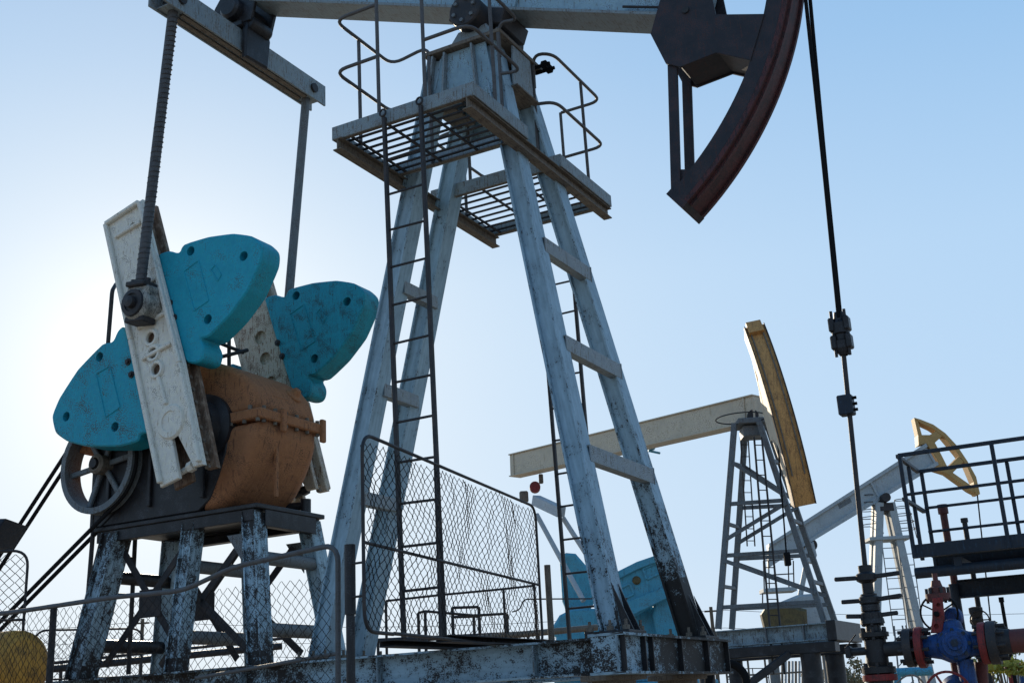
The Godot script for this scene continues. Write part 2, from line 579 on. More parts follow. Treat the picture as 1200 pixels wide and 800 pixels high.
func make_materials() -> void:
	nA = noise_bytes(4.0, 11, 4)
	nB = noise_bytes(18.0, 23, 3)
	nC = noise_bytes(85.0, 37, 5)
	nF = noise_bytes(150.0, 41, 2)
	nS = noise_bytes(30.0, 53, 3, false, 8)
	var bi := Image.create_empty(TS, TS, false, Image.FORMAT_L8)
	for y in TS:
		for x in TS:
			var i := y * TS + x
			var g := (nB[i] * 0.35 + nC[i] * 0.35 + nF[i] * 0.3) / 255.0
			bi.set_pixel(x, y, Color(g, g, g))
	bi.convert(Image.FORMAT_RGBA8)
	bi.bump_map_to_normal_map(3.0)
	bump_tex = ImageTexture.create_from_image(bi)
	var rust := Color(0.075, 0.045, 0.03)
	var oil := Color(0.018, 0.017, 0.019)
	M.blue = paint(Color(0.255, 0.385, 0.465), Color(0.06, 0.055, 0.055), 0.36, 0.34, Color(0.14, 0.14, 0.14), {"shift": 3, "tile": 1.0})
	M.blue_worn = paint(Color(0.235, 0.315, 0.365), Color(0.04, 0.035, 0.035), 0.43, 0.40, Color(0.06, 0.05, 0.042), {"shift": 9, "tile": 0.9})
	M.deck = paint(Color(0.225, 0.275, 0.30), Color(0.085, 0.055, 0.04), 0.40, 0.38, Color(0.11, 0.09, 0.075), {"shift": 5, "tile": 0.7})
	M.rust = paint(Color(0.185, 0.155, 0.125), Color(0.05, 0.038, 0.03), 0.43, 0.42, Color(0.085, 0.066, 0.054), {"shift": 7, "tile": 0.6, "rough": 0.8, "bump": 0.6})
	M.dark = paint(Color(0.026, 0.026, 0.030), Color(0.08, 0.052, 0.038), 0.38, 0.36, Color(0.045, 0.037, 0.034), {"shift": 2, "tile": 0.8, "rough": 0.6})
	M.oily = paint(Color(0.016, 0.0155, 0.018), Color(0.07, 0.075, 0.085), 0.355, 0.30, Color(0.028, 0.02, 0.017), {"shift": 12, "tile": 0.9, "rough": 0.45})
	M.white = paint(Color(0.70, 0.675, 0.60), Color(0.06, 0.045, 0.035), 0.345, 0.33, Color(0.38, 0.31, 0.24), {"shift": 15, "tile": 0.9, "vary": 0.12, "bump": 0.7})
	M.rusty_white = paint(Color(0.52, 0.46, 0.37), Color(0.10, 0.05, 0.028), 0.43, 0.40, Color(0.16, 0.08, 0.045), {"shift": 17, "tile": 0.8})
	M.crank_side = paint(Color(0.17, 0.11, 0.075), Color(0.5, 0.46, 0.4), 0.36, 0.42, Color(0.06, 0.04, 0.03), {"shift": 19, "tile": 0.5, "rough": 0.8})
	M.teal = paint(Color(0.012, 0.315, 0.43), Color(0.05, 0.05, 0.045), 0.345, 0.28, Color(0.02, 0.20, 0.26), {"shift": 21, "tile": 1.2, "vary": 0.14, "rough": 0.6, "bump": 0.9})
	M.teal_dirty = paint(Color(0.012, 0.295, 0.40), Color(0.018, 0.02, 0.02), 0.425, 0.33, Color(0.018, 0.09, 0.11), {"shift": 25, "tile": 0.8, "vary": 0.2, "rough": 0.6, "bump": 0.9})
	M.brown = paint(Color(0.335, 0.145, 0.066), Color(0.045, 0.025, 0.018), 0.385, 0.37, Color(0.13, 0.058, 0.033), {"shift": 27, "tile": 1.1, "vary": 0.24, "rough": 0.85, "bump": 0.9})
	M.head = paint(Color(0.024, 0.023, 0.030), Color(0.065, 0.03, 0.028), 0.40, 0.36, Color(0.045, 0.022, 0.022), {"shift": 31, "tile": 0.9, "rough": 0.6})
	M.maroon = paint(Color(0.105, 0.032, 0.033), Color(0.016, 0.014, 0.017), 0.47, 0.46, Color(0.03, 0.017, 0.02), {"shift": 33, "tile": 0.7, "rough": 0.65})
	M.beige = paint(Color(0.50, 0.435, 0.335), Color(0.15, 0.10, 0.065), 0.34, 0.30, Color(0.33, 0.26, 0.185), {"shift": 35, "tile": 2.2})
	M.orange = paint(Color(0.60, 0.305, 0.10), Color(0.06, 0.03, 0.015), 0.41, 0.40, Color(0.20, 0.09, 0.04), {"shift": 37, "tile": 1.2})
	M.yellow = paint(Color(0.40, 0.25, 0.095), Color(0.15, 0.09, 0.045), 0.33, 0.28, Color(0.26, 0.15, 0.06), {"shift": 39, "tile": 2.0})
	M.grey = paint(Color(0.135, 0.155, 0.17), Color(0.06, 0.045, 0.04), 0.40, 0.36, Color(0.07, 0.062, 0.058), {"shift": 41, "tile": 1.2})
	M.pale = paint(Color(0.36, 0.40, 0.43), Color(0.15, 0.125, 0.11), 0.34, 0.28, Color(0.24, 0.235, 0.23), {"shift": 43, "tile": 2.0})
	M.azure = paint(Color(0.07, 0.32, 0.46), Color(0.08, 0.10, 0.10), 0.40, 0.36, Color(0.04, 0.13, 0.18), {"shift": 45, "tile": 1.3})
	M.navy = paint(Color(0.013, 0.022, 0.038), Color(0.035, 0.026, 0.022), 0.38, 0.36, Color(0.02, 0.045, 0.08), {"shift": 47, "tile": 0.9, "rough": 0.55})
	M.valve_blue = paint(Color(0.010, 0.065, 0.24), Color(0.012, 0.014, 0.02), 0.45, 0.40, Color(0.008, 0.018, 0.05), {"shift": 49, "tile": 0.4, "rough": 0.5, "bump": 0.7})
	M.red = paint(Color(0.25, 0.026, 0.024), Color(0.03, 0.018, 0.018), 0.44, 0.40, Color(0.07, 0.014, 0.014), {"shift": 51, "tile": 0.4, "rough": 0.6})
	M.darkred = paint(Color(0.13, 0.035, 0.03), Color(0.03, 0.02, 0.02), 0.42, 0.36, Color(0.06, 0.025, 0.02), {"shift": 53, "tile": 0.5, "rough": 0.6})
	M.concrete = paint(Color(0.30, 0.28, 0.25), Color(0.14, 0.12, 0.10), 0.36, 0.36, Color(0.16, 0.14, 0.12), {"shift": 55, "tile": 1.6, "rough": 0.9})
	M.sand = paint(Color(0.45, 0.365, 0.265), Color(0.27, 0.21, 0.15), 0.40, 0.0, Color(0.3, 0.25, 0.2), {"shift": 57, "tile": 6.0, "rough": 0.95})
	M.drum = paint(Color(0.60, 0.29, 0.045), Color(0.04, 0.025, 0.016), 0.45, 0.40, Color(0.16, 0.075, 0.02), {"shift": 59, "tile": 0.6})
	M.olive = paint(Color(0.13, 0.10, 0.04), Color(0.03, 0.025, 0.018), 0.46, 0.40, Color(0.06, 0.04, 0.02), {"shift": 61, "tile": 0.9})
	M.weathered = paint(Color(0.25, 0.285, 0.305), Color(0.055, 0.047, 0.042), 0.375, 0.36, Color(0.13, 0.11, 0.095), {"shift": 65, "tile": 1.0})
	M.rail = paint(Color(0.105, 0.105, 0.11), Color(0.045, 0.035, 0.03), 0.42, 0.38, Color(0.07, 0.05, 0.04), {"shift": 67, "tile": 0.3, "rough": 0.65})
	M.pin = paint(Color(0.55, 0.53, 0.47), Color(0.02, 0.019, 0.02), 0.50, 0.42, Color(0.04, 0.035, 0.032), {"shift": 71, "tile": 0.45, "vary": 0.3})
	M.teal_chip = paint(Color(0.012, 0.305, 0.42), Color(0.06, 0.045, 0.035), 0.395, 0.26, Color(0.02, 0.18, 0.23), {"shift": 73, "tile": 1.3, "vary": 0.14, "rough": 0.6, "bump": 0.9})
	M.far_grey = paint(Color(0.33, 0.37, 0.395), Color(0.13, 0.11, 0.1), 0.36, 0.32, Color(0.2, 0.195, 0.19), {"shift": 75, "tile": 1.6})
	M.steel = plain(Color(0.13, 0.13, 0.135), 0.45, 0.6)
	M.wire = plain(Color(0.03, 0.028, 0.027), 0.6)
	M.rope = paint(Color(0.10, 0.10, 0.105), Color(0.025, 0.024, 0.026), 0.46, 0.3, Color(0.04, 0.04, 0.042), {"shift": 63, "tile": 0.35, "rough": 0.6, "bump": 0.7})
	M.black = plain(Color(0.012, 0.012, 0.013), 0.5)
	M.belt = plain(Color(0.018, 0.018, 0.02), 0.65)
	M.bark = plain(Color(0.09, 0.07, 0.05), 0.9)
	M.leaf = plain(Color(0.075, 0.10, 0.035), 0.7)
	M.leaf_yellow = plain(Color(0.28, 0.27, 0.05), 0.7)
	for k in ["black", "belt", "wire"]:
		M[k].roughness = 0.9
		M[k].metallic_specular = 0.15
	M.scrub = plain(Color(0.13, 0.115, 0.06), 0.8)
	for k in ["leaf", "leaf_yellow"]:
		M[k].backlight_enabled = true
		M[k].backlight = Color(0.3, 0.32, 0.1)
	# one pale blue-grey paint on all tower legs; oil, chips and rust differ from leg to leg
	var leg_paint := Color(0.262, 0.372, 0.445)
	var eds := [0.0, 0.125, 0.245, 0.37, 0.49, 0.508, 0.698, 0.716, 0.906, 0.924, 1.114, 1.132, 1.322]
	var joints := func(s: float) -> float:
		var r := 0.0
		for j in [1.37, 2.31, 3.23, 4.1]:
			if s < j + 0.09: r = maxf(r, 0.12 * exp(-(j + 0.09 - s) / 0.16))
		return r
	M.leg_rear = strip(leg_paint, 1.4, 5.6, func(s: float) -> float: return 0.06 + 0.26 * clampf(0.5 - s, 0.0, 0.5) * 2.0 + joints.call(s), 1, 0.35, eds, 512, 1024)
	M.leg_front = strip(leg_paint, 1.4, 5.6, func(s: float) -> float: return 0.08 + 0.19 * clampf((2.0 - s) / 2.0, 0.0, 1.0) + 0.28 * clampf(0.35 - s, 0.0, 0.35) / 0.35 + joints.call(s) * 0.6, 4, 0.35, eds, 512, 1024)
	M.leg_far = strip(leg_paint, 1.4, 5.6, func(s: float) -> float: return 0.07 + 0.09 * clampf((3.0 - s) / 3.0, 0.0, 1.0) + joints.call(s), 7, 0.35, eds, 512, 1024)
	M.leg_oiled = strip(leg_paint, 1.4, 5.6, func(s: float) -> float: return (0.96 if s < 0.5 else 0.10 + 0.48 * pow(clampf((2.2 - s) / 1.7, 0.0, 1.0), 1.6)) + joints.call(s) * 0.5, 10, 0.35, eds, 512, 1024)
	M.beam_strip = strip(leg_paint, 0.75, 8.1, func(s: float) -> float: return 0.40 + (0.20 if s < 5.2 else 0.0) + 0.35 * clampf((s - 7.3) / 0.6, 0.0, 1.0), 13, 0.3)
	M.cross_strip = strip(leg_paint, 0.75, 2.4, func(s: float) -> float: return 0.46 + 0.30 * clampf((s - 0.35) / 0.6, 0.0, 1.0), 16, 0.3, [], 256, 1024)
	var stand_edges := [0.0, 0.112, 0.224, 0.336, 0.45, 0.47, 0.64]
	M.pedestal_strip = strip(leg_paint, 0.75, 1.6, func(s: float) -> float: return 0.46 + 0.2 * clampf((s - 1.05) / 0.3, 0.0, 1.0) + 0.2 * clampf((0.3 - s) / 0.3, 0.0, 1.0), 19, 0.9, stand_edges, 256, 768)
	M.pedestal_far = strip(leg_paint, 0.75, 1.6, func(s: float) -> float: return 0.27, 25, 0.6, stand_edges, 256, 768)

func sky_image(sun: Vector3) -> Image:
	var W := 1024
	var H := 512
	var im := Image.create_empty(W, H, false, Image.FORMAT_RGBF)
	var ek := [0.0, 7.0, 14.0, 20.0, 30.0, 45.0, 60.0, 90.0]
	var ec := [Color(0.60, 0.745, 0.90), Color(0.50, 0.69, 0.905), Color(0.445, 0.655, 0.90), Color(0.41, 0.63, 0.89), Color(0.275, 0.515, 0.825), Color(0.15, 0.36, 0.68), Color(0.10, 0.27, 0.56), Color(0.07, 0.20, 0.45)]
	for y in H:
		var th := PI * (y + 0.5) / H
		var e := 90.0 - rad_to_deg(th)
		var base: Color = ec[0]
		if e > 0.0:
			for i in 7:
				if e >= ek[i] and e <= ek[i + 1]:
					base = ec[i].lerp(ec[i + 1], (e - ek[i]) / (ek[i + 1] - ek[i]))
		for x in W:
			var ph := TAU * (x + 0.5) / W
			var d := Vector3(sin(ph) * sin(th), cos(th), -cos(ph) * sin(th))
			var a := rad_to_deg(acos(clampf(d.dot(sun), -1.0, 1.0)))
			var far := smoothstep(35.0, 115.0, a)
			var dim := 1.0 - 0.06 * far
			var g := exp(-a / 15.5)
			var t := exp(-a / 3.2)
			im.set_pixel(x, y, Color(base.r * dim + 0.6 * g + 0.5 * t, base.g * dim + 0.4 * g + 0.45 * t, base.b * dim + 0.12 * g + 0.4 * t))
	return im

func _ready() -> void:
	rng.seed = 4
	stain_noise.seed = 5
	stain_noise.frequency = 0.02
	# camera
	var cam := Camera3D.new()
	cam.name = "camera"
	cam.fov = 32.18
	cam.near = 0.05
	cam.far = 3000.0
	add_child(cam)
	cam.transform = Transform3D(Basis(Vector3(0.87538406, -0.05051673, -0.48078145), Vector3(0.18538575, 0.95357126, 0.2373478), Vector3(0.44646934, -0.29690051, 0.84410616)).orthonormalized(), Vector3(0, 1.6, 0))
	cam.current = true
	# sky and sun: the sun stands low behind the cranks
	var sun_dir := Vector3(-0.68235785, 0.27910221, -0.67564023).normalized()
	var we := WorldEnvironment.new()
	we.name = "environment"
	var env := Environment.new()
	env.background_mode = Environment.BG_SKY
	var sky := Sky.new()
	var pm := PanoramaSkyMaterial.new()
	pm.panorama = ImageTexture.create_from_image(sky_image(sun_dir))
	sky.sky_material = pm
	env.sky = sky
	env.tonemap_mode = Environment.TONE_MAPPER_LINEAR
	env.tonemap_exposure = 1.02
	env.sdfgi_enabled = true
	env.ssao_enabled = true
	env.ssil_enabled = true
	we.environment = env
	add_child(we)
	var sun := DirectionalLight3D.new()
	sun.name = "sun"
	sun.light_energy = 1.6
	sun.light_angular_distance = 0.5
	sun.light_color = Color(1.0, 0.93, 0.82)
	sun.shadow_enabled = true
	add_child(sun)
	sun.look_at_from_position(Vector3.ZERO, -sun_dir, Vector3.UP)
	make_materials()
	ground()
	main_unit()
	polished_rod()
	wellhead()
	service_platform()
	fences()
	second_unit()
	third_unit()
	background()

func ground() -> void:
	var mb := MB.new()
	var n := 40
	for i in n:
		for j in n:
			var f := func(a: int, b: int) -> Vector3:
				var x := pow(absf(a - 20.0) / 20.0, 2.2) * 900.0 * signf(a - 20.0)
				var z := pow(absf(b - 20.0) / 20.0, 2.2) * 900.0 * signf(b - 20.0)
				return Vector3(x, 0, z)
			mb.quad(f.call(i, j), f.call(i + 1, j), f.call(i + 1, j + 1), f.call(i, j + 1), Vector3.UP)
	var g := MeshInstance3D.new()
	g.name = "ground"
	g.mesh = mb.mesh(Vector3.ZERO)
	g.material_override = M.sand
	g.set_meta("kind", "structure")
	g.set_meta("label", "dry sandy ground of the oil field")
	add_child(g)

# ---------- the main pumping unit ----------
func leg_mesh(p0: Vector3, p1: Vector3) -> MB:
	var mb := MB.new()
	var d := (p1 - p0).normalized()
	var s := d.cross(Vector3.RIGHT).normalized()
	var u := s.cross(d).normalized()
	mb.strip_bar(p0, p1, 0.12, 0.125, Vector3.RIGHT, 1.4, 5.6, 0.0)
	mb.strip_bar(p0 + u * 0.072, p1 + u * 0.072, 0.19, 0.018, Vector3.RIGHT, 1.4, 5.6, 0.49 / 1.4)
	mb.strip_bar(p0 - u * 0.072, p1 - u * 0.072, 0.19, 0.018, Vector3.RIGHT, 1.4, 5.6, 0.906 / 1.4)
	return mb

func poly(a: Array) -> PackedVector2Array:
	return PackedVector2Array(a)

func main_unit() -> void:
	var root := thing("pumpjack", "large pale blue pumpjack with teal counterweights and brown gearbox behind the mesh fence", "pumpjack", Vector3(-5.0, 0, ZC))
	var X := Vector3.RIGHT
	var Y := Vector3.UP
	var Z := Vector3.BACK
	var mb: MB
	# --- base frame on piles ---
	for z in [-8.09, -9.35]:
		mb = MB.new()
		for k in [-1.0, 1.0]:
			mb.strip_bar(Vector3(-11.6, 1.94 + k * 0.122, z), Vector3(-3.56, 1.94 + k * 0.122, z), 0.18, 0.016, Y, 0.75, 8.1, 0.3 + k * 0.2)
		mb.strip_bar(Vector3(-11.6, 1.94, z), Vector3(-3.56, 1.94, z), 0.016, 0.228, Y, 0.75, 8.1, 0.0)
		var b := part(root, "base_beam", mb, M.beam_strip)
		for x in [-4.2, -5.6, -7.0, -8.4, -9.8]:
			mb = MB.new()
			mb.bar(Vector3(x, 1.828, z + 0.047), Vector3(x, 2.052, z + 0.047), 0.012, 0.075, Z, 0.002)
			part(b, "stiffener", mb, M.blue_worn)
	mb = MB.new()
	for k in [-1.0, 1.0]:
		mb.strip_bar(Vector3(-3.42, 1.932 + k * 0.128, -7.6), Vector3(-3.42, 1.932 + k * 0.128, -9.84), 0.27, 0.018, Y, 0.75, 2.4, 0.2, 0.1)
	mb.strip_bar(Vector3(-3.34, 1.932, -7.6), Vector3(-3.34, 1.932, -9.84), 0.016, 0.238, Y, 0.75, 2.4, 0.5, 0.1)
	mb.strip_bar(Vector3(-3.535, 1.932, -7.615), Vector3(-3.3485, 1.932, -7.615), 0.016, 0.237, Y, 0.75, 2.4, 0.0, 0.05)
	var fb := part(root, "front_cross_beam", mb, M.cross_strip, "oil-blackened cross beam under the front tower legs")
	for z in [-7.64, -8.0, -8.14, -8.72, -9.3, -9.79]:
		mb = MB.new()
		mb.abox(Vector3(-3.331, 1.814, z - 0.007), Vector3(-3.292, 2.05, z + 0.007), 0.002)
		part(fb, "stiffener", mb, M.oily)
	for x in [-5.9, -7.2, -8.9, -10.9]:
		mb = MB.new()
		mb.ibeam(Vector3(x, 1.94, -8.19), Vector3(x, 1.94, -9.25), 0.22, 0.14)
		part(root, "cross_member", mb, M.oily)
	for p in [[-3.6, -8.09], [-3.6, -9.35], [-6.4, -8.09], [-6.4, -9.35], [-9.0, -8.09], [-9.0, -9.35], [-11.3, -8.09], [-11.3, -9.35]]:
		mb = MB.new()
		mb.lathe(Vector3(p[0], 0, p[1]), Y, [Vector2(0.16, -0.2), Vector2(0.16, 1.76), Vector2(0.24, 1.765), Vector2(0.24, 1.803), Vector2(0, 1.803)], 20)
		part(root, "pile", mb, M.rust)
	# --- tower ---
	var legs := [
		[Vector3(-6.48, 2.073, ZC + 0.28), Vector3(-5.074, 7.42, ZC + 0.28), M.leg_rear],
		[Vector3(-6.48, 2.073, ZC - 0.28), Vector3(-5.074, 7.42, ZC - 0.28), M.leg_far],
		[Vector3(-3.49, 2.073, ZC + 0.78), Vector3(-4.53, 7.42, ZC + 0.24), M.leg_front],
		[Vector3(-3.49, 2.073, ZC - 0.78), Vector3(-4.53, 7.42, ZC - 0.24), M.leg_oiled]]
	for l in legs:
		part(root, "tower_leg", leg_mesh(l[0], l[1]), l[2])
	for y in [3.44, 4.38, 5.30]:
		var x: float = -3.49 - (y - 2.073) * 0.1945
		var zz: float = 0.78 - (y - 2.073) * 0.101
		mb = MB.new()
		mb.channel(Vector3(x + 0.055, y, ZC + zz - 0.02), Vector3(x + 0.055, y, ZC - zz - 0.01), 0.13, 0.085, 0.012, Y, -1.0)
		var br := part(root, "cross_brace", mb, M.weathered)
		mb = MB.new()
		mb.abox(Vector3(x + 0.02, y - 0.072, ZC - zz - 0.022), Vector3(x + 0.103, y + 0.072, ZC - zz - 0.012), 0.002)
		part(br, "end_plate", mb, M.weathered)
		var xr: float = -6.48 + (y - 2.073) * 0.2632
		mb = MB.new()
		mb.channel(Vector3(xr + 0.055, y, ZC + 0.27), Vector3(xr + 0.055, y, ZC - 0.29), 0.12, 0.085, 0.012, Y, -1.0)
		part(root, "cross_brace", mb, M.weathered)
	# leg feet: plates, gussets, bolts
	for l in legs:
		var p: Vector3 = l[0]
		mb = MB.new()
		mb.abox(p + Vector3(-0.17, 0.0, -0.16), p + Vector3(0.17, 0.022, 0.16), 0.003)
		var foot := part(root, "foot_plate", mb, M.oily)
		if p.x > -5.0:
			mb = MB.new()
			for k in [-0.06, 0.06]:
				mb.prism(poly([Vector2(p.x + 0.085, p.y + 0.022), Vector2(p.x + 0.168, p.y + 0.022), Vector2(p.x + 0.02, p.y + 0.36)]), Vector3(0, 0, p.z + k), X, Y, Z, 0.014, 0.002)
			part(foot, "gusset", mb, M.oily)
		for q in [[-0.14, 0.13], [0.14, 0.13], [0.02, 0.135], [-0.14, -0.13], [0.14, -0.13]]:
			mb = MB.new()
			mb.tube(p + Vector3(q[0], 0.022, q[1]), p + Vector3(q[0], 0.095, q[1]), 0.012, -1.0, 8)
			mb.hexbolt(p + Vector3(q[0], 0.024, q[1]), Y, 0.026, 0.03)
			part(foot, "bolt", mb, M.rust)
	# tower head
	for k in [1.0, -1.0]:
		mb = MB.new()
		mb.prism(poly([Vector2(-5.19, 6.90), Vector2(-4.45, 6.90), Vector2(-4.53, 7.435), Vector2(-5.0, 7.435)]), Vector3(0, 0, ZC + k * 0.36), X, Y, Z, 0.02, 0.003)
		var hp := part(root, "head_plate", mb, M.blue)
		for xx in [-5.14, -4.98, -4.62]:
			mb = MB.new()
			mb.bar(Vector3(xx, 6.92, ZC + k * 0.40), Vector3(lerpf(xx, -4.78, 0.2), 7.43, ZC + k * 0.40), 0.06, 0.02, X, 0.003)
			part(hp, "rib", mb, M.deck)
	for e in [[-4.42, 0.0], [-5.12, 0.0]]:
		mb = MB.new()
		mb.prism(poly([Vector2(-0.20, 7.01), Vector2(0.20, 7.01), Vector2(0.175, 7.435), Vector2(-0.175, 7.435)]), Vector3(e[0] + (0.06 if e[0] > -4.8 else -0.06), 0, ZC), Z, Y, X, 0.018, 0.003)
		part(root, "head_end_plate", mb, M.deck)
		mb = MB.new()
		mb.abox(Vector3(e[0] - 0.09, 6.985, ZC - 0.22), Vector3(e[0] + 0.12, 7.003, ZC + 0.22), 0.003)
		part(root, "shelf_plate", mb, M.rust)
	mb = MB.new()
	mb.abox(Vector3(-5.16, 7.44, ZC - 0.44), Vector3(-4.34, 7.478, ZC + 0.44), 0.004)
	var cap := part(root, "cap_plate", mb, M.rust)
	for z in [-9.1, -9.0]:
		mb = MB.new()
		mb.tube(Vector3(-4.4, 7.42, z), Vector3(-4.2, 7.42, z), 0.018, -1.0, 8)
		mb.hexbolt(Vector3(-4.28, 7.42, z), X, 0.04, 0.05)
		part(cap, "adjusting_bolt", mb, M.black)
	mb = MB.new()
	mb.prism(poly([Vector2(-5.04, 7.485), Vector2(-4.38, 7.485), Vector2(-4.48, 7.56), Vector2(-4.56, 7.68), Vector2(-4.86, 7.68), Vector2(-4.96, 7.56)]), Vector3(0, 0, ZC), X, Y, Z, 0.6, 0.02)
	part(root, "saddle_block", mb, M.deck)
	mb = MB.new()
	mb.lathe(Vector3(-4.7, 7.79, ZC - 0.44), Z, [Vector2(0, 0), Vector2(0.15, 0.0), Vector2(0.165, 0.015), Vector2(0.165, 0.865), Vector2(0.15, 0.88), Vector2(0, 0.88)], 28)
	var sb := part(root, "saddle_bearing", mb, M.dark)
	for k in 6:
		mb = MB.new()
		var a := TAU * k / 6 + 0.3
		mb.hexbolt(Vector3(-4.7 + cos(a) * 0.11, 7.79 + sin(a) * 0.11, ZC + 0.44), Z, 0.02, 0.018)
		part(sb, "bolt", mb, M.grey)
	# --- platforms round the tower head ---
	for x in [-5.47, -4.19]:
		mb = MB.new()
		mb.ibeam(Vector3(x, 6.255, -7.36), Vector3(x, 6.255, -10.1), 0.11, 0.09, 0.012)
		part(root, "platform_beam", mb, M.rust)
	for zs in [[-7.38, -8.32], [-8.95, -10.08]]:
		var z0: float = zs[0]
		var z1: float = zs[1]
		mb = MB.new()
		mb.abox(Vector3(-5.54, 6.312, z0 - 0.014), Vector3(-4.13, 6.436, z0), 0.003)
		mb.abox(Vector3(-5.54, 6.312, z1), Vector3(-4.13, 6.436, z1 + 0.014), 0.003)
		for x in [-5.54, -4.144]:
			mb.abox(Vector3(x, 6.313, z1 + 0.015), Vector3(x + 0.014, 6.435, z0 - 0.015), 0.003)
		var deck := part(root, "platform", mb, M.deck)
		mb = MB.new()
		for x in [-5.515, -4.17]:
			mb.abox(Vector3(x - 0.01, 6.315, z1 + 0.017), Vector3(x + 0.03, 6.325, z0 - 0.017), 0.001)
		for z in [z0 - 0.035, z1 + 0.035]:
			mb.abox(Vector3(-5.48, 6.3135, z - 0.02), Vector3(-4.19, 6.3235, z + 0.02), 0.001)
		part(deck, "angle_frame", mb, M.rust)
		var nb := 9
		for i in nb:
			var z := lerpf(z0 - 0.06, z1 + 0.06, i / float(nb - 1))
			mb = MB.new()
			mb.bar(Vector3(-5.5, 6.36, z), Vector3(-4.17, 6.36 + rng.randf_range(-0.006, 0.006), z), 0.026, 0.014, Y, 0.002)
			part(deck, "grating_bar", mb, M.dark)
		for x in [-5.38, -5.0, -4.62, -4.28]:
			mb = MB.new()
			mb.bar(Vector3(x, 6.33, z0 - 0.02), Vector3(x, 6.33, z1 + 0.02), 0.02, 0.02, Y, 0.002)
			part(deck, "grating_cross_bar", mb, M.dark)
		# handrails, bent pipe
		var s := -1.0 if z0 > -8.0 else 1.0
		var zo := z0 - 0.02 if z0 > -8.0 else z1 + 0.02
		var zi := z1 + 0.02 if z0 > -8.0 else z0 - 0.02
		for side in [[-5.52, -5.06, -5.10], [-4.15, -4.60, -4.36]]:
			for h in [6.98, 7.49]:
				mb = MB.new()
				mb.sweep(bez([Vector3(side[1], h, zo), Vector3(side[0], h, zo), Vector3(side[0], h, zi), Vector3(side[2], h + 0.06, zi), Vector3(side[2], h - 0.3, zi)] if h > 7.2 else [Vector3(side[1], h, zo), Vector3(side[0], h, zo), Vector3(side[0], h, zi), Vector3(side[2], h + 0.04, zi)], 0.13, 5), 0.016, 8)
				part(deck, "handrail", mb, M.rail)
			for q in [[side[1], zo], [side[2], zi], [side[0], lerpf(zo, zi, 0.42)]]:
				mb = MB.new()
				var top := 7.62 if (q[0] == side[1] and z0 > -8.0) else 7.49
				mb.tube(Vector3(q[0], 6.32, q[1]), Vector3(q[0] - 0.01, top, q[1]), 0.0165, -1.0, 8)
				part(deck, "rail_post", mb, M.rail)
	# --- ladders to the platforms ---
	for z in [-7.36, -10.1]:
		var lad: MeshInstance3D
		mb = MB.new()
		for xs in [[-4.905, -4.985], [-4.562, -4.622]]:
			var top := 6.36 if z > -8.0 else 6.25
			mb.bar(Vector3(xs[0], 2.13, z), Vector3(xs[1], top, z), 0.03, 0.038, Z, 0.004)
			if z > -8.0: mb.torus(Vector3(xs[1], top + 0.03, z + 0.02), Z, 0.03, 0.009, 12, 6)
		lad = part(root, "ladder", mb, M.dark)
		for i in 12:
			var y := 2.47 + i * 0.318
			var t := (y - 2.13) / 4.2
			mb = MB.new()
			mb.tube(Vector3(lerpf(-4.905, -4.985, t), y + rng.randf_range(-0.008, 0.008), z), Vector3(lerpf(-4.562, -4.622, t), y, z), 0.0105, -1.0, 8)
			part(lad, "rung", mb, M.dark)
	for x in [-4.98, -4.5]:
		mb = MB.new()
		mb.channel(Vector3(x, 2.10, -7.25), Vector3(x, 2.10, -9.6), 0.05, 0.13, 0.008, Y, 1.0)
		part(root, "ladder_bearer", mb, M.dark)
	# --- walking beam ---
	var P := Vector3(-4.7, 7.8, ZC)
	var ang := deg_to_rad(21.5)
	var u := Vector3(cos(ang), -sin(ang), 0)
	var w := Vector3(sin(ang), cos(ang), 0)
	mb = MB.new()
	var B := func(a: float, o: float, z: float) -> Vector3: return P + u * a + w * o + Z * z
	mb.box(B.call(-0.42, 0.43, 0.0), u, w, Z, 2.62, 0.27, 0.15, 0.006)
	var wb := part(root, "walking_beam", mb, M.blue)
	for o in [0.142, 0.716]:
		mb = MB.new()
		mb.box(B.call(-0.42, o, 0.0), u, w, Z, 2.64, 0.016, 0.19, 0.004)
		part(wb, "flange", mb, M.deck if o < 0.4 else M.blue)
	for a in [-2.9, -0.35, 0.35, 1.95]:
		for k in [-1.0, 1.0]:
			mb = MB.new()
			mb.box(B.call(a, 0.43, k * 0.168), u, w, Z, 0.008, 0.268, 0.017, 0.002)
			part(wb, "stiffener", mb, M.blue)
	mb = MB.new()
	mb.box(B.call(0.0, 0.045, 0.0), u, w, Z, 0.3, 0.08, 0.24, 0.01)
	part(wb, "beam_saddle", mb, M.dark)
	mb = MB.new()
	mb.tube(B.call(2.12, 0.165, 0.192), B.call(2.12, 0.165, 0.23), 0.03, -1.0, 12)
	mb.tube(B.call(1.5, 0.19, 0.195), B.call(2.1, 0.20, 0.195), 0.012, -1.0, 8)
	part(wb, "latch_pin", mb, M.dark)
	# --- horsehead ---
	mb = MB.new()
	mb.arc(P, u, w, Z, 2.955, 2.995, -30.0, 30.0, -0.2, 0.2, 40)
	var hh := part(root, "horsehead", mb, M.maroon, "dark maroon horsehead with a curved cable face")
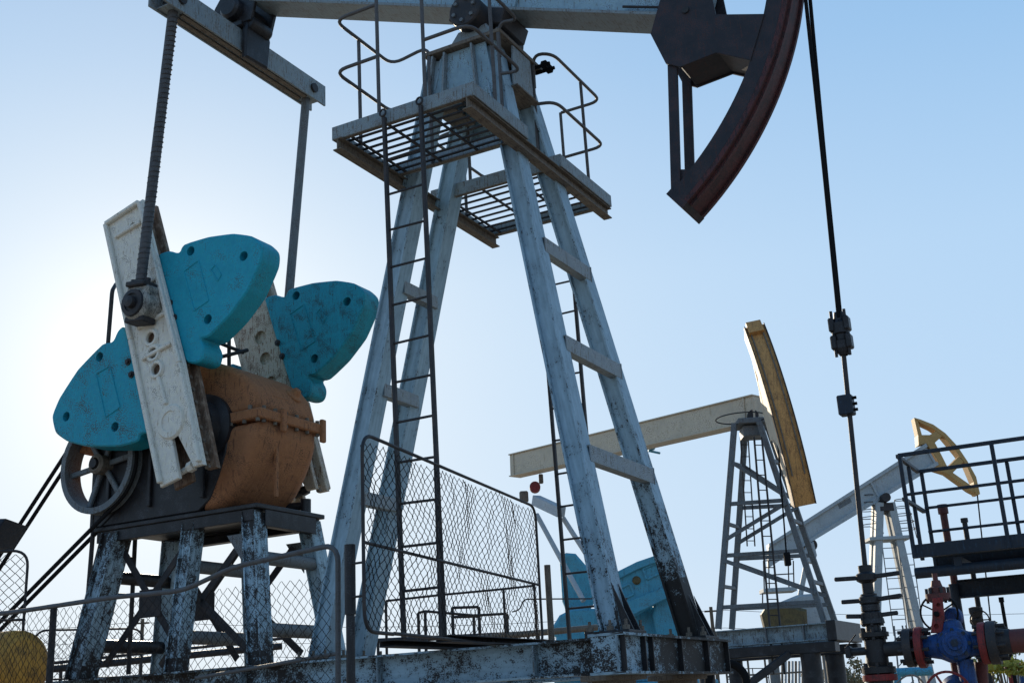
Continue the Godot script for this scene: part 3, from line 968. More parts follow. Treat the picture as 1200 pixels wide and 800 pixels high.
	for k in [-1.0, 1.0]:
		mb = MB.new()
		mb.arc(P, u, w, Z, 2.82, 2.954, -30.0, 30.0, k * 0.185 - 0.015, k * 0.185 + 0.015, 40)
		part(hh, "side_rim", mb, M.head)
		mb = MB.new()
		mb.arc(P, u, w, Z, 2.9955, 3.02, -29.9, 30.0, k * 0.13 - 0.018, k * 0.13 + 0.018, 40)
		part(hh, "cable_guide", mb, M.maroon)
		mb = MB.new()
		mb.prism(poly([Vector2(1.85, 0.55), Vector2(1.85, -0.06), Vector2(2.07, -0.32), Vector2(2.21, -0.345), Vector2(2.50, -0.20), Vector2(2.815, -0.25), Vector2(2.825, 0.16), Vector2(2.40, 0.14), Vector2(2.2, 0.55)]), P + Z * (0.2 * k), u, w, Z, 0.025, 0.003)
		part(hh, "side_plate", mb, M.head)
		for o in [-1.0, 1.0]:
			mb = MB.new()
			mb.bar(B.call(2.10, -0.26 if o < 0 else 0.5, 0.17 * k), B.call(2.46, -1.40 if o < 0 else 1.40, 0.17 * k), 0.03, 0.085, u, 0.004)
			part(hh, "strut", mb, M.head)
	mb = MB.new()
	mb.prism(poly([Vector2(2.19, -0.323), Vector2(2.21, -0.33), Vector2(2.50, -0.185), Vector2(2.815, -0.235), Vector2(2.815, -0.215), Vector2(2.50, -0.165), Vector2(2.21, -0.31), Vector2(2.195, -0.305)]), P, u, w, Z, 0.37, 0.002)
	part(hh, "floor_plate", mb, M.head)
	mb = MB.new()
	mb.arc(P, u, w, Z, 2.80, 3.0, -31.2, -29.95, -0.203, 0.203, 2)
	part(hh, "end_plate", mb, M.head)
	mb = MB.new()
	mb.prism(poly([Vector2(2.38, -1.22), Vector2(2.56, -1.20), Vector2(2.45, -1.46)]), P + Z * 0.15, u, w, Z, 0.02, 0.002)
	part(hh, "tip_gusset", mb, M.head)
	# --- equalizer ---
	mb = MB.new()
	for k in [-1.0, 1.0]:
		mb.abox(Vector3(-7.72 + k * 0.10 - 0.012, 8.47, ZC - 1.30), Vector3(-7.72 + k * 0.10 + 0.012, 8.73, ZC + 1.30), 0.004)
	mb.abox(Vector3(-7.807, 8.49, ZC - 1.2), Vector3(-7.633, 8.505, ZC + 1.2), 0.003)
	mb.abox(Vector3(-7.807, 8.70, ZC - 1.2), Vector3(-7.633, 8.715, ZC + 1.2), 0.003)
	var eq := part(root, "equalizer_beam", mb, M.deck, "grey cross beam that carries the two pitman rods")
	mb = MB.new()
	for k in [-0.045, 0.045]:
		mb.abox(Vector3(-7.72 + k - 0.03, 8.468, ZC - 1.0), Vector3(-7.72 + k + 0.03, 8.489, ZC + 1.0), 0.003)
	part(eq, "bottom_strip", mb, M.rust)
	for z in [-1.07, 1.07]:
		mb = MB.new()
		mb.tube(Vector3(-7.86, 8.6, ZC + z), Vector3(-7.58, 8.6, ZC + z), 0.055, -1.0, 16)
		part(eq, "rod_pin", mb, M.dark)
	mb = MB.new()
	mb.abox(Vector3(-7.86, 8.735, ZC - 0.24), Vector3(-7.56, 8.80, ZC + 0.24), 0.01)
	mb.prism(poly([Vector2(-7.93, 8.80), Vector2(-7.48, 8.80), Vector2(-7.40, 9.1), Vector2(-7.55, 9.3), Vector2(-7.85, 9.3), Vector2(-8.0, 9.1)]), Vector3(0, 0, ZC - 0.16), X, Y, Z, 0.05, 0.008)
	mb.prism(poly([Vector2(-7.93, 8.80), Vector2(-7.48, 8.80), Vector2(-7.40, 9.1), Vector2(-7.55, 9.3), Vector2(-7.85, 9.3), Vector2(-8.0, 9.1)]), Vector3(0, 0, ZC + 0.16), X, Y, Z, 0.05, 0.008)
	var eb := part(eq, "tail_bearing", mb, M.oily)
	mb = MB.new()
	mb.lathe(Vector3(-7.70, 8.98, ZC - 0.30), Z, [Vector2(0, 0), Vector2(0.1, 0), Vector2(0.13, 0.03), Vector2(0.13, 0.57), Vector2(0.1, 0.6), Vector2(0, 0.6)], 24)
	mb.prism(poly([Vector2(-0.20, 8.36), Vector2(0.17, 8.38), Vector2(0.21, 8.72), Vector2(0.13, 8.98), Vector2(-0.12, 9.0), Vector2(-0.2, 8.7)]), Vector3(-7.555, 0, ZC), -Z, Y, X, 0.07, 0.02)
	mb.lathe(Vector3(-7.53, 8.80, ZC - 0.16), Z, [Vector2(0, 0), Vector2(0.07, 0.0), Vector2(0.08, 0.02), Vector2(0.08, 0.3), Vector2(0.07, 0.32), Vector2(0, 0.32)], 18)
	mb.abox(Vector3(-7.606, 8.40, ZC - 0.17), Vector3(-7.57, 8.80, ZC + 0.17), 0.01)
	part(root, "bearing_housing", mb, M.oily)
	# --- gearbox on its pedestal ---
	mb = MB.new()
	mb.pillow(poly([Vector2(-9.2, 3.50), Vector2(-8.3, 3.50), Vector2(-7.66, 3.50), Vector2(-7.52, 3.52), Vector2(-7.40, 3.59), Vector2(-7.29, 3.71), Vector2(-7.18, 3.88), Vector2(-7.10, 4.04), Vector2(-7.06, 4.16), Vector2(-7.06, 4.285), Vector2(-8.2, 4.285), Vector2(-9.3, 4.285)]), Vector3(0, 0, ZC), X, Y, Z, 0.95, 0.16, 7)
	var gb := part(root, "gearbox", mb, M.brown, "brown painted gearbox housing with oil streaks")
	mb = MB.new()
	mb.abox(Vector3(-9.38, 4.287, ZC - 0.49), Vector3(-7.010, 4.385, ZC + 0.49), 0.012)
	var gf := part(gb, "split_flange", mb, M.brown)
	for i in 9:
		for k in [-1.0, 1.0]:
			mb = MB.new()
			mb.hexbolt(Vector3(-9.25 + i * 0.262, 4.384, ZC + k * 0.465), Y, 0.022, 0.04)
			part(gb, "flange_bolt", mb, M.rust)
	for z in [-0.44, 0.16]:
		mb = MB.new()
		mb.abox(Vector3(-7.030, 4.2, ZC + z - 0.035), Vector3(-6.985, 4.43, ZC + z + 0.035), 0.012)
		part(gb, "lug", mb, M.brown)
	mb = MB.new()
	mb.pillow(poly([Vector2(-9.25, 4.386), Vector2(-8.0, 4.386), Vector2(-7.085, 4.386), Vector2(-7.090, 4.47), Vector2(-7.150, 4.62), Vector2(-7.250, 4.74), Vector2(-7.410, 4.85), Vector2(-7.6, 4.93), Vector2(-8.0, 4.965), Vector2(-8.4, 4.94), Vector2(-8.9, 4.81), Vector2(-9.25, 4.6)]), Vector3(0, 0, ZC), X, Y, Z, 0.92, 0.09, 4)
	part(gb, "housing_cover", mb, M.brown)
	for i in 6:
		for y in [4.262, 4.386]:
			mb = MB.new()
			mb.hexbolt(Vector3(-7.045, y if y > 4.3 else 4.288, ZC - 0.40 + i * 0.16), Y if y > 4.3 else -Y, 0.02, 0.03)
			part(gb, "flange_bolt", mb, M.rust)
		mb = MB.new()
		mb.hexbolt(Vector3(-7.85 + i * 0.16, 4.288, ZC + 0.478), -Y, 0.02, 0.03)
		part(gb, "flange_bolt", mb, M.rust)
	mb = MB.new()
	mb.prism(poly([Vector2(-0.12, 0.0), Vector2(0.12, 0.0), Vector2(0.10, 0.13), Vector2(-0.10, 0.13)]), Vector3(-7.135, 4.56, ZC + 0.05), -Z, Vector3(-0.55, 0.83, 0).normalized(), Vector3(0.83, 0.55, 0).normalized(), 0.03, 0.006)
	part(gb, "inspection_cover", mb, M.brown)
	mb = MB.new()
	mb.abox(Vector3(-7.120, 3.60, ZC + 0.12), Vector3(-7.090, 4.25, ZC + 0.16), 0.004)
	part(gb, "end_rib", mb, M.brown)
	mb = MB.new()
	mb.lathe(Vector3(-7.220, 4.62, ZC - 0.2), Vector3(0.75, 0.66, 0), [Vector2(0.09, 0.0), Vector2(0.09, 0.06), Vector2(0.06, 0.08), Vector2(0.035, 0.13), Vector2(0, 0.13)], 14)
	part(gb, "breather_cap", mb, M.brown)
	for k in [1.0, -1.0]:
		mb = MB.new()
		mb.lathe(Vector3(-7.69, 4.28, ZC + k * 0.44), Z * k, [Vector2(0.33, -0.02), Vector2(0.33, 0.07), Vector2(0.25, 0.10), Vector2(0.23, 0.2), Vector2(0.12, 0.2), Vector2(0.12, 0.42), Vector2(0, 0.42)], 28)
		part(gb, "shaft_bearing", mb, M.oily)
		for q in [-8.9, -8.35, -7.68]:
			mb = MB.new()
			mb.abox(Vector3(q - 0.02, 3.62, ZC + k * 0.4855), Vector3(q + 0.02, 4.25, ZC + k * 0.52), 0.006)
			part(gb, "side_rib", mb, M.oily)
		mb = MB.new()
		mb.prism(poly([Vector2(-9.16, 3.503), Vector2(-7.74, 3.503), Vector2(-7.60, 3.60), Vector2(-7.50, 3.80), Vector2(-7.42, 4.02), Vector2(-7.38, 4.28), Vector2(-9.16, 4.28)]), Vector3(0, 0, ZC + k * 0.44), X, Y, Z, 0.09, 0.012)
		part(gb, "side_wall", mb, M.oily, "oil-soaked side of the gearbox with its shade painted into the black")  # black covers real oil and also the shade on this side
	mb = MB.new()
	mb.tube(Vector3(-7.400, 3.60, ZC - 0.40), Vector3(-7.180, 3.60, ZC - 0.42), 0.045, 0.04, 12)
	mb.tube(Vector3(-7.200, 3.66, ZC - 0.42), Vector3(-7.200, 3.5, ZC - 0.42), 0.05, -1.0, 14)
	part(gb, "drain_valve", mb, M.oily)
	# pedestal
	mb = MB.new()
	mb.abox(Vector3(-9.08, 3.455, ZC - 0.50), Vector3(-7.03, 3.497, ZC + 0.50), 0.006)
	mb.channel(Vector3(-9.05, 3.40, ZC + 0.43), Vector3(-7.08, 3.40, ZC + 0.43), 0.105, 0.1, 0.014, Y, -1.0)
	mb.channel(Vector3(-9.05, 3.40, ZC - 0.43), Vector3(-7.08, 3.40, ZC - 0.43), 0.105, 0.1, 0.014, Y, 1.0)
	mb.channel(Vector3(-7.08, 3.376, ZC + 0.37), Vector3(-7.08, 3.376, ZC - 0.37), 0.15, 0.09, 0.014, Y, -1.0)
	var pt := part(root, "pedestal_top", mb, M.oily)
	for pl in [[-8.86, -9.10, 0.20], [-7.87, -7.90, 0.145], [-7.15, -6.93, 0.155]]:
		for k in [1.0, -1.0]:
			var a := Vector3(pl[1], 2.073, ZC + k * 0.54)
			var b := Vector3(pl[0], 3.43, ZC + k * 0.40)
			mb = MB.new()
			var wd: float = pl[2]
			mb.strip_bar(a, b, wd * 0.8, wd * 0.8, X, 0.75, 1.6, 0.0)
			for e in [-1.0, 1.0]:
				mb.strip_bar(a + X * e * wd * 0.45, b + X * e * wd * 0.45, wd * 1.1, 0.016, X, 0.75, 1.6, 0.5 + e * 0.2)
			part(root, "pedestal_leg", mb, M.pedestal_far if k < 0 else M.pedestal_strip)
		for y in [2.38, 3.02]:
			var t: float = (y - 2.073) / 1.357
			var xx: float = lerpf(pl[1], pl[0], t)
			mb = MB.new()
			var hz: float = lerpf(0.54, 0.40, t) - 0.07
			mb.tube(Vector3(xx, y, ZC + hz), Vector3(xx, y, ZC - hz), 0.062, -1.0, 16)
			part(root, "cross_tube", mb, M.grey if pl[0] > -8.0 else M.oily)
	for k in [1.0, -1.0]:
		for q in [[-8.80, 3.25, -7.98, 2.2], [-9.0, 2.2, -8.0, 3.25], [-7.80, 2.7, -7.3, 3.2], [-7.80, 2.7, -7.2, 2.2]]:
			mb = MB.new()
			mb.bar(Vector3(q[0], q[1], ZC + k * 0.36 - (0.02 if q[0] < -8.9 else 0.0)), Vector3(q[2], q[3], ZC + k * 0.36 - (0.02 if q[0] < -8.9 else 0.0)), 0.015, 0.07, Y, 0.003)
			part(root, "diagonal_brace", mb, M.dark)
		mb = MB.new()
		mb.abox(Vector3(-8.55, 2.6, ZC + k * 0.36 + 0.012), Vector3(-8.27, 2.86, ZC + k * 0.36 + 0.024), 0.003)
		part(root, "gusset_plate", mb, M.dark)
		mb = MB.new()
		mb.prism(poly([Vector2(-7.22, 3.25), Vector2(-7.44, 3.25), Vector2(-7.22, 2.95)]), Vector3(0, 0, ZC + k * 0.42), X, Y, Z, 0.014, 0.002)
		part(root, "gusset_plate", mb, M.grey)
	# --- cranks, counterweights, pitman rods ---
	var crank_poly := poly([Vector2(-8.692, 6.474), Vector2(-8.187, 6.614), Vector2(-7.918, 5.820), Vector2(-7.569, 4.815), Vector2(-7.285, 3.815), Vector2(-7.405, 3.809), Vector2(-7.601, 4.119), Vector2(-7.656, 4.183), Vector2(-7.685, 4.132), Vector2(-7.574, 3.732), Vector2(-7.798, 3.676), Vector2(-8.258, 5.147)])
	var cw_right := poly([Vector2(-8.020, 6.004), Vector2(-7.865, 6.012), Vector2(-7.730, 5.945), Vector2(-7.690, 6.033), Vector2(-7.366, 6.034), Vector2(-7.060, 5.994), Vector2(-6.821, 5.910), Vector2(-6.698, 5.787), Vector2(-6.706, 5.646), Vector2(-6.861, 5.381), Vector2(-7.079, 5.179), Vector2(-7.331, 5.023), Vector2(-7.436, 5.035), Vector2(-7.369, 4.923), Vector2(-7.397, 4.813), Vector2(-7.490, 4.798), Vector2(-7.606, 4.836)])
	var cw_left := poly([Vector2(-8.501, 5.331), Vector2(-8.423, 5.359), Vector2(-8.344, 5.179), Vector2(-8.024, 4.227), Vector2(-8.143, 4.237), Vector2(-8.150, 4.165), Vector2(-8.401, 4.153), Vector2(-8.844, 4.219), Vector2(-9.119, 4.311), Vector2(-9.294, 4.423), Vector2(-9.358, 4.597), Vector2(-9.266, 4.773), Vector2(-9.026, 5.029), Vector2(-8.702, 5.231), Vector2(-8.562, 5.212)])
	var right_holes := [Vector2(-7.577, 5.935), Vector2(-6.919, 5.730), Vector2(-7.337, 5.199)]
	var left_holes := [Vector2(-8.727, 5.096), Vector2(-9.141, 4.562), Vector2(-8.470, 4.354)]
	var crank_holes := [Vector2(-7.980, 5.127), Vector2(-7.939, 4.967), Vector2(-7.893, 4.800)]
	var top_hole := [Vector2(-8.298, 6.358)]
	var shaft := [Vector2(-7.691, 4.268)]
	for k in [1.0, -1.0]:
		var zo: float = ZC + k * 0.92
		var name_side := "white painted crank" if k > 0 else "rust-streaked white crank behind the gearbox"
		mb = MB.new()
		var hl := []
		for q in crank_holes: hl.append([q, 0.055])
		hl.append([top_hole[0], 0.032])
		mb.prism(crank_poly, Vector3(0, 0, zo - k * 0.025), X, Y, Z if k > 0 else Z, 0.05, 0.008, hl, 0.045)
		var cr := part(root, "crank", mb, M.white if k > 0 else M.rusty_white, name_side)
		mb = MB.new()
		mb.prism(MB.inset(MB.ccw(crank_poly), 0.075), Vector3(0, 0, zo - k * 0.115), X, Y, Z, 0.129, 0.002)
		part(cr, "crank_web", mb, M.crank_side)
		mb = MB.new()
		var hb := []
		if k < 0: hb = [[Vector2(-8.03, 5.55), 0.075], [Vector2(-7.96, 5.30), 0.07], [Vector2(-7.88, 5.02), 0.07]]
		mb.prism(crank_poly, Vector3(0, 0, zo - k * 0.205), X, Y, Z, 0.05, 0.008, hb, 0.04)
		part(cr, "inner_flange", mb, M.crank_side if k > 0 else M.rusty_white)
		mb = MB.new()
		for e in [[11, 0], [1, 2], [2, 3], [3, 4], [0, 1], [10, 11]]:
			var a: Vector2 = MB.inset(MB.ccw(crank_poly), 0.028)[0]
			var ins := MB.inset(MB.ccw(crank_poly), 0.028)
			var orig := MB.ccw(crank_poly)
			var i0 := orig.find(crank_poly[e[0]])
			var i1 := orig.find(crank_poly[e[1]])
			mb.bar(Vector3(ins[i0].x, ins[i0].y, zo + k * 0.02), Vector3(ins[i1].x, ins[i1].y, zo + k * 0.02), 0.045, 0.05, Z, 0.012)
		part(cr, "edge_rib", mb, M.white if k > 0 else M.rusty_white)
		for q in crank_holes:
			mb = MB.new()
			mb.lathe(Vector3(q.x, q.y, zo), Z * k, [Vector2(0.053, -0.01), Vector2(0.053, 0.018), Vector2(0.062, 0.026), Vector2(0.082, 0.026), Vector2(0.095, 0.002)], 24)
			part(cr, "hole_ring", mb, M.white if k > 0 else M.rusty_white)
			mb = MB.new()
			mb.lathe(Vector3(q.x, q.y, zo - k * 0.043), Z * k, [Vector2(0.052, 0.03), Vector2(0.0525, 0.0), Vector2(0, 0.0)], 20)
			part(cr, "bore_shade", mb, M.crank_side)  # dark lining painted in for the shade of a deeper hole
		mb = MB.new()
		mb.lathe(Vector3(shaft[0].x, shaft[0].y, zo), Z * k, [Vector2(0.17, 0.0), Vector2(0.15, 0.022), Vector2(0.10, 0.022), Vector2(0.098, 0.012), Vector2(0.0, 0.012)], 28)
		part(cr, "shaft_boss", mb, M.white if k > 0 else M.rusty_white)
		for q in [[-7.86, 4.72, -7.75, 4.44], [-8.28, 5.62, -7.93, 5.72], [-8.16, 5.25, -7.80, 5.34], [-8.08, 4.93, -7.72, 5.02], [-8.52, 6.28, -8.18, 6.36]]:
			mb = MB.new()
			mb.bar(Vector3(q[0], q[1], zo + k * 0.008), Vector3(q[2], q[3], zo + k * 0.008), 0.04, 0.05, Z, 0.014)
			part(cr, "face_rib", mb, M.white if k > 0 else M.rusty_white)
		mb = MB.new()
		mb.tube(Vector3(-7.66, 3.80, zo - k * 0.1), Vector3(-7.40, 3.88, zo - k * 0.1), 0.028, -1.0, 10)
		mb.hexbolt(Vector3(-7.55, 3.835, zo - k * 0.1), Vector3(0.955, 0.29, 0).normalized(), 0.05, 0.06)
		part(cr, "clamp_bolt", mb, M.white if k > 0 else M.oily)
		# rack bolts on the crank side
		for i in 9:
			var t := i / 8.0
			var q0: Vector2 = crank_poly[3].lerp(crank_poly[4], t)
			mb = MB.new()
			mb.hexbolt(Vector3(q0.x - 0.075, q0.y, zo - k * 0.115), Vector3(0.97, 0.22, 0).normalized(), 0.02, 0.04)
			part(cr, "rack_bolt", mb, M.rust)
		# counterweights
		var zc: float = ZC + k * 0.725
		for side in [0, 1]:
			var pl2 := cw_right if side == 0 else cw_left
			var hs := []
			for q in (right_holes if side == 0 else left_holes): hs.append([q, 0.048])
			mb = MB.new()
			var sh := Vector3(0, 0, 0) if k > 0 else Vector3(0.11, -0.06, 0)
			mb.prism(chaikin(pl2, 2), Vector3(0, 0, zc) + sh, X, Y, Z, 0.27, 0.014, hs, 0.09)
			var cm: Material = (M.teal if side == 0 else M.teal_chip) if k > 0 else M.teal_dirty
			var lab := ""
			if k > 0: lab = "teal counterweight with chipped paint on its outer tip" if side == 1 else "clean teal counterweight with three round holes"
			else: lab = "oil-stained teal counterweight"
			var cw := part(root, "counterweight", mb, cm, lab)
			var fz: float = zc + 0.135
			mb = MB.new()
			var fr := [Vector2(-7.656, 5.744), Vector2(-7.475, 5.816), Vector2(-7.333, 5.382), Vector2(-7.510, 5.318), Vector2(-7.656, 5.744)] if side == 0 else [Vector2(-8.761, 4.928), Vector2(-8.580, 4.973), Vector2(-8.415, 4.537), Vector2(-8.601, 4.466), Vector2(-8.761, 4.928)]
			for i in 4:
				mb.bar(Vector3(fr[i].x, fr[i].y, fz) + sh, Vector3(fr[i + 1].x, fr[i + 1].y, fz) + sh, 0.014, 0.016, Z, 0.005)
			part(cw, "cast_frame", mb, cm)
			if side == 0:
				mb = MB.new()
				var f2 := [Vector2(-7.312, 5.684), Vector2(-7.261, 5.723), Vector2(-7.184, 5.604), Vector2(-7.224, 5.553), Vector2(-7.312, 5.684)]
				for i in 4:
					mb.bar(Vector3(f2[i].x, f2[i].y, fz) + sh, Vector3(f2[i + 1].x, f2[i + 1].y, fz) + sh, 0.01, 0.014, Z, 0.004)
				part(cw, "cast_mark", mb, cm)
			for q in ([Vector2(-7.816, 5.459), Vector2(-7.755, 5.301)] if side == 0 else [Vector2(-8.278, 4.833), Vector2(-8.331, 4.970)]):
				mb = MB.new()
				mb.lathe(Vector3(q.x, q.y, fz) + sh, Z, [Vector2(0.035, -0.01), Vector2(0.035, 0.012), Vector2(0.02, 0.012), Vector2(0.02, 0.03), Vector2(0, 0.03)], 14)
				part(cw, "bolt", mb, M.dark)
		# wrist pin and pitman rod
		var pin := Vector3(-8.02, 5.43, ZC + k * 1.07)
		var top := Vector3(-7.72, 8.47, ZC + k * 1.07)
		mb = MB.new()
		var d := (top - (pin + Y * 0.1)).normalized()
		var foot := pin + d * 0.16
		mb.tube(foot, top + d * 0.1, 0.05, -1.0, 16)
		var rod := part(root, "pitman_rod", mb, M.rope if k > 0 else M.grey)
		if k > 0:
			mb = MB.new()
			var f := mb.frame_of(d)
			var pts := []
			var L := foot.distance_to(top)
			for i in 760:
				var s := i / 760.0
				var a := s * L / 0.052 * TAU
				pts.append(foot + d * (s * L) + (f[0] * cos(a) + f[1] * sin(a)) * (0.050 + 0.002 * sin(i * 0.37)))
			mb.sweep(pts, 0.0045, 5)
			part(rod, "rope_wrapping", mb, M.rope)
		mb = MB.new()
		mb.lathe(pin - Z * k * 0.17, Z * k, [Vector2(0.15, 0.0), Vector2(0.165, 0.02), Vector2(0.165, 0.20), Vector2(0.14, 0.23), Vector2(0, 0.23)], 24)
		mb.box(pin + d * 0.12 - Z * k * 0.06, d.cross(Z), d, Z, 0.14, 0.06, 0.10, 0.02)
		var wp := part(root, "wrist_pin_bearing", mb, M.pin if k > 0 else M.oily)
		mb = MB.new()
		mb.lathe(pin + Z * k * 0.055, Z * k, [Vector2(0.135, 0.0), Vector2(0.13, 0.03), Vector2(0.09, 0.035), Vector2(0.085, 0.02), Vector2(0.06, 0.02), Vector2(0.055, 0.07), Vector2(0, 0.08)], 20)
		part(wp, "bearing_cap", mb, M.dark)
		mb = MB.new()
		mb.box(pin + d * 0.19 - Z * k * 0.03, d.cross(Z), d, Z, 0.12, 0.025, 0.11, 0.012)
		part(wp, "rod_clamp", mb, M.dark)
		mb = MB.new()
		mb.box(pin - d * 0.15 - Z * k * 0.05, d.cross(Z), d, Z, 0.12, 0.03, 0.09, 0.012)
		part(wp, "lower_clamp", mb, M.dark)
		mb = MB.new()
		for e in [-1.0, 1.0]:
			mb = MB.new()
			mb.hexbolt(pin + d * 0.2 + d.cross(Z) * 0.09 * e, d, 0.03, 0.05)
			part(wp, "clamp_bolt", mb, M.dark)
	# --- pulley and belts ---
	var pc := Vector3(-8.962, 4.104, -8.200)
	mb = MB.new()
	mb.lathe(pc - Z * 0.10, Z, [Vector2(0.43, 0.0), Vector2(0.49, 0.0), Vector2(0.49, 0.03), Vector2(0.465, 0.05), Vector2(0.49, 0.07), Vector2(0.465, 0.095), Vector2(0.49, 0.12), Vector2(0.465, 0.145), Vector2(0.49, 0.17), Vector2(0.49, 0.2), Vector2(0.43, 0.2), Vector2(0.43, 0.0)], 56)
	var pu := part(root, "pulley", mb, M.grey)
	for i in 6:
		var a := TAU * i / 6 + 0.12
		mb = MB.new()
		mb.bar(pc + Vector3(cos(a), sin(a), 0) * 0.07, pc + Vector3(cos(a), sin(a), 0) * 0.435, 0.055, 0.04, Z, 0.012)
		part(pu, "spoke", mb, M.grey)
	mb = MB.new()
	mb.lathe(pc - Z * 0.12, Z, [Vector2(0.06, -0.2), Vector2(0.10, 0.0), Vector2(0.10, 0.22), Vector2(0.075, 0.24), Vector2(0.06, 0.24), Vector2(0.06, 0.20), Vector2(0, 0.20)], 20)
	part(pu, "hub", mb, M.rust)
	mb = MB.new()
	mb.tube(pc - Z * 0.3, pc + Z * 0.14, 0.045, -1.0, 14)
	part(pu, "shaft", mb, M.dark)
	var mc := Vector3(-11.05, 2.36, -8.2)
	for zo in [-0.05, 0.045]:
		mb = MB.new()
		var dv := mc - pc
		var base_a := atan2(dv.y, dv.x)
		var off := acos((0.48 - 0.15) / Vector2(dv.x, dv.y).length())
		var pts := []
		for i in 25:
			var a := lerpf(base_a + off, base_a + TAU - off, i / 24.0)
			pts.append(pc + Vector3(cos(a), sin(a), 0) * 0.485 + Z * zo)
		for i in 9:
			var a := lerpf(base_a - off, base_a + off, i / 8.0)
			pts.append(mc + Vector3(cos(a), sin(a), 0) * 0.155 + Z * zo)
		mb.sweep(pts, 0.021, 6, true)
		part(root, "drive_belt", mb, M.belt)
	mb = MB.new()
	mb.lathe(mc - Z * 0.55, Z, [Vector2(0, 0), Vector2(0.2, 0.0), Vector2(0.23, 0.04), Vector2(0.23, 0.38), Vector2(0.15, 0.42), Vector2(0.05, 0.42), Vector2(0.05, 0.46), Vector2(0.15, 0.46), Vector2(0.15, 0.64), Vector2(0, 0.64)], 24)
	mb.abox(mc + Vector3(-0.22, -0.29, -0.52), mc + Vector3(0.22, -0.18, -0.18), 0.01)
	part(root, "motor", mb, M.dark)
	# --- service ladder behind the gearbox ---
	mb = MB.new()
	mb.sweep(bez([Vector3(-9.157, 2.113, -8.245), Vector3(-9.034, 5.969, -8.257), Vector3(-9.128, 6.107, -8.395), Vector3(-9.175, 6.103, -8.609)], 0.05, 4), 0.022, 8)
	mb.sweep(bez([Vector3(-8.922, 2.115, -8.605), Vector3(-8.936, 6.014, -8.648), Vector3(-8.949, 6.143, -8.715)], 0.05, 4), 0.022, 8)
	var sl := part(root, "service_ladder", mb, M.dark)
	for q in [[112, 652, 130, 652], [116, 610, 135, 611], [104, 695, 120, 696], [119, 560, 140, 561]]:
		mb = MB.new()
		mb.tube([Vector3(-9.064, 3.226, -8.258), Vector3(-9.048, 3.574, -8.262), Vector3(-9.108, 2.879, -8.238), Vector3(-9.064, 4.002, -8.281)][[652, 610, 695, 560].find(q[1])], [Vector3(-8.892, 3.219, -8.588), Vector3(-8.887, 3.573, -8.585), Vector3(-8.897, 2.863, -8.592), Vector3(-8.905, 4.008, -8.600)][[652, 610, 695, 560].find(q[1])], 0.012, -1.0, 8)
		part(sl, "rung", mb, M.dark)
	mb = MB.new()
	for q in [[Vector3(-7.996, 5.326, -8.439), Vector3(-7.894, 5.253, -8.993)], [Vector3(-8.048, 5.059, -8.506), Vector3(-7.850, 5.276, -9.008)], [Vector3(-7.979, 5.496, -8.863), Vector3(-7.920, 5.060, -8.810)]]:
		mb.tube(q[0], q[1], 0.02, -1.0, 8)
	part(root, "rail_frame", mb, M.dark)

const EX := Vector3(0.88396, 0, -0.46756)    # level, to the right as the far units face
const EZ := Vector3(0.46756, 0, 0.88396)

func polished_rod() -> void:
	var root := thing("polished_rod", "black wire rope and polished rod hanging from the dark horsehead down to the wellhead", "rod", Vector3(-1.86, 2.42, ZC))
	var mb: MB
	var hang := Vector3(-1.80, 4.20, ZC)
	for z in [0.11, -0.11]:
		mb = MB.new()
		var pts := []
		for i in 9:
			var a := deg_to_rad(lerpf(30.0, 0.0, i / 8.0))
			pts.append(Vector3(-4.7 + cos(a) * 3.036, 7.8 + sin(a) * 3.036, ZC + z))
		for i in 9:
			var t := (i + 1) / 9.0
			pts.append(Vector3(lerpf(-1.664, -1.795, t), lerpf(7.8, 4.30, t), ZC + z * (1.0 - 0.72 * minf(1.0, t * 1.6))))
		mb.sweep(pts, 0.016, 8)
		part(root, "wire_rope", mb, M.black)
	mb = MB.new()
	mb.lathe(hang - Vector3(0, 0.17, 0), Vector3.UP, [Vector2(0.03, -0.02), Vector2(0.045, 0.0), Vector2(0.06, 0.03), Vector2(0.062, 0.09), Vector2(0.05, 0.10), Vector2(0.05, 0.14), Vector2(0.065, 0.15), Vector2(0.065, 0.23), Vector2(0.045, 0.25), Vector2(0.035, 0.32), Vector2(0, 0.32)], 18)
	var cb := part(root, "carrier_bar", mb, M.oily)
	for k in [-1.0, 1.0]:
		for y in [-0.09, 0.05]:
			mb = MB.new()
			mb.box(hang + Vector3(k * 0.055, y, 0.01), Vector3.RIGHT, Vector3.UP, Vector3.BACK, 0.022, 0.055, 0.05, 0.01)
			part(cb, "clamp_block", mb, M.oily)
		mb = MB.new()
		mb.tube(hang + Vector3(k * 0.05, -0.2, 0.03), hang + Vector3(k * 0.05, 0.16, 0.03), 0.012, -1.0, 8)
		part(cb, "clamp_bolt", mb, M.dark)
	mb = MB.new()
	mb.tube(hang - Vector3(0, 0.1, 0), Vector3(-1.862, 2.40, ZC), 0.0185, -1.0, 12)
	part(root, "rod", mb, M.dark)
	var c := Vector3(-1.836, 3.629, -8.720)
	mb = MB.new()
	mb.abox(c + Vector3(-0.055, -0.075, -0.05), c + Vector3(0.055, 0.075, 0.05), 0.008)
	var cl := part(root, "rod_clamp", mb, M.navy)
	for y in [-0.045, 0.0, 0.045]:
		mb = MB.new()
		mb.tube(c + Vector3(0.055, y, 0.02), c + Vector3(0.085, y, 0.02), 0.012, -1.0, 8)
		part(cl, "bolt", mb, M.black)

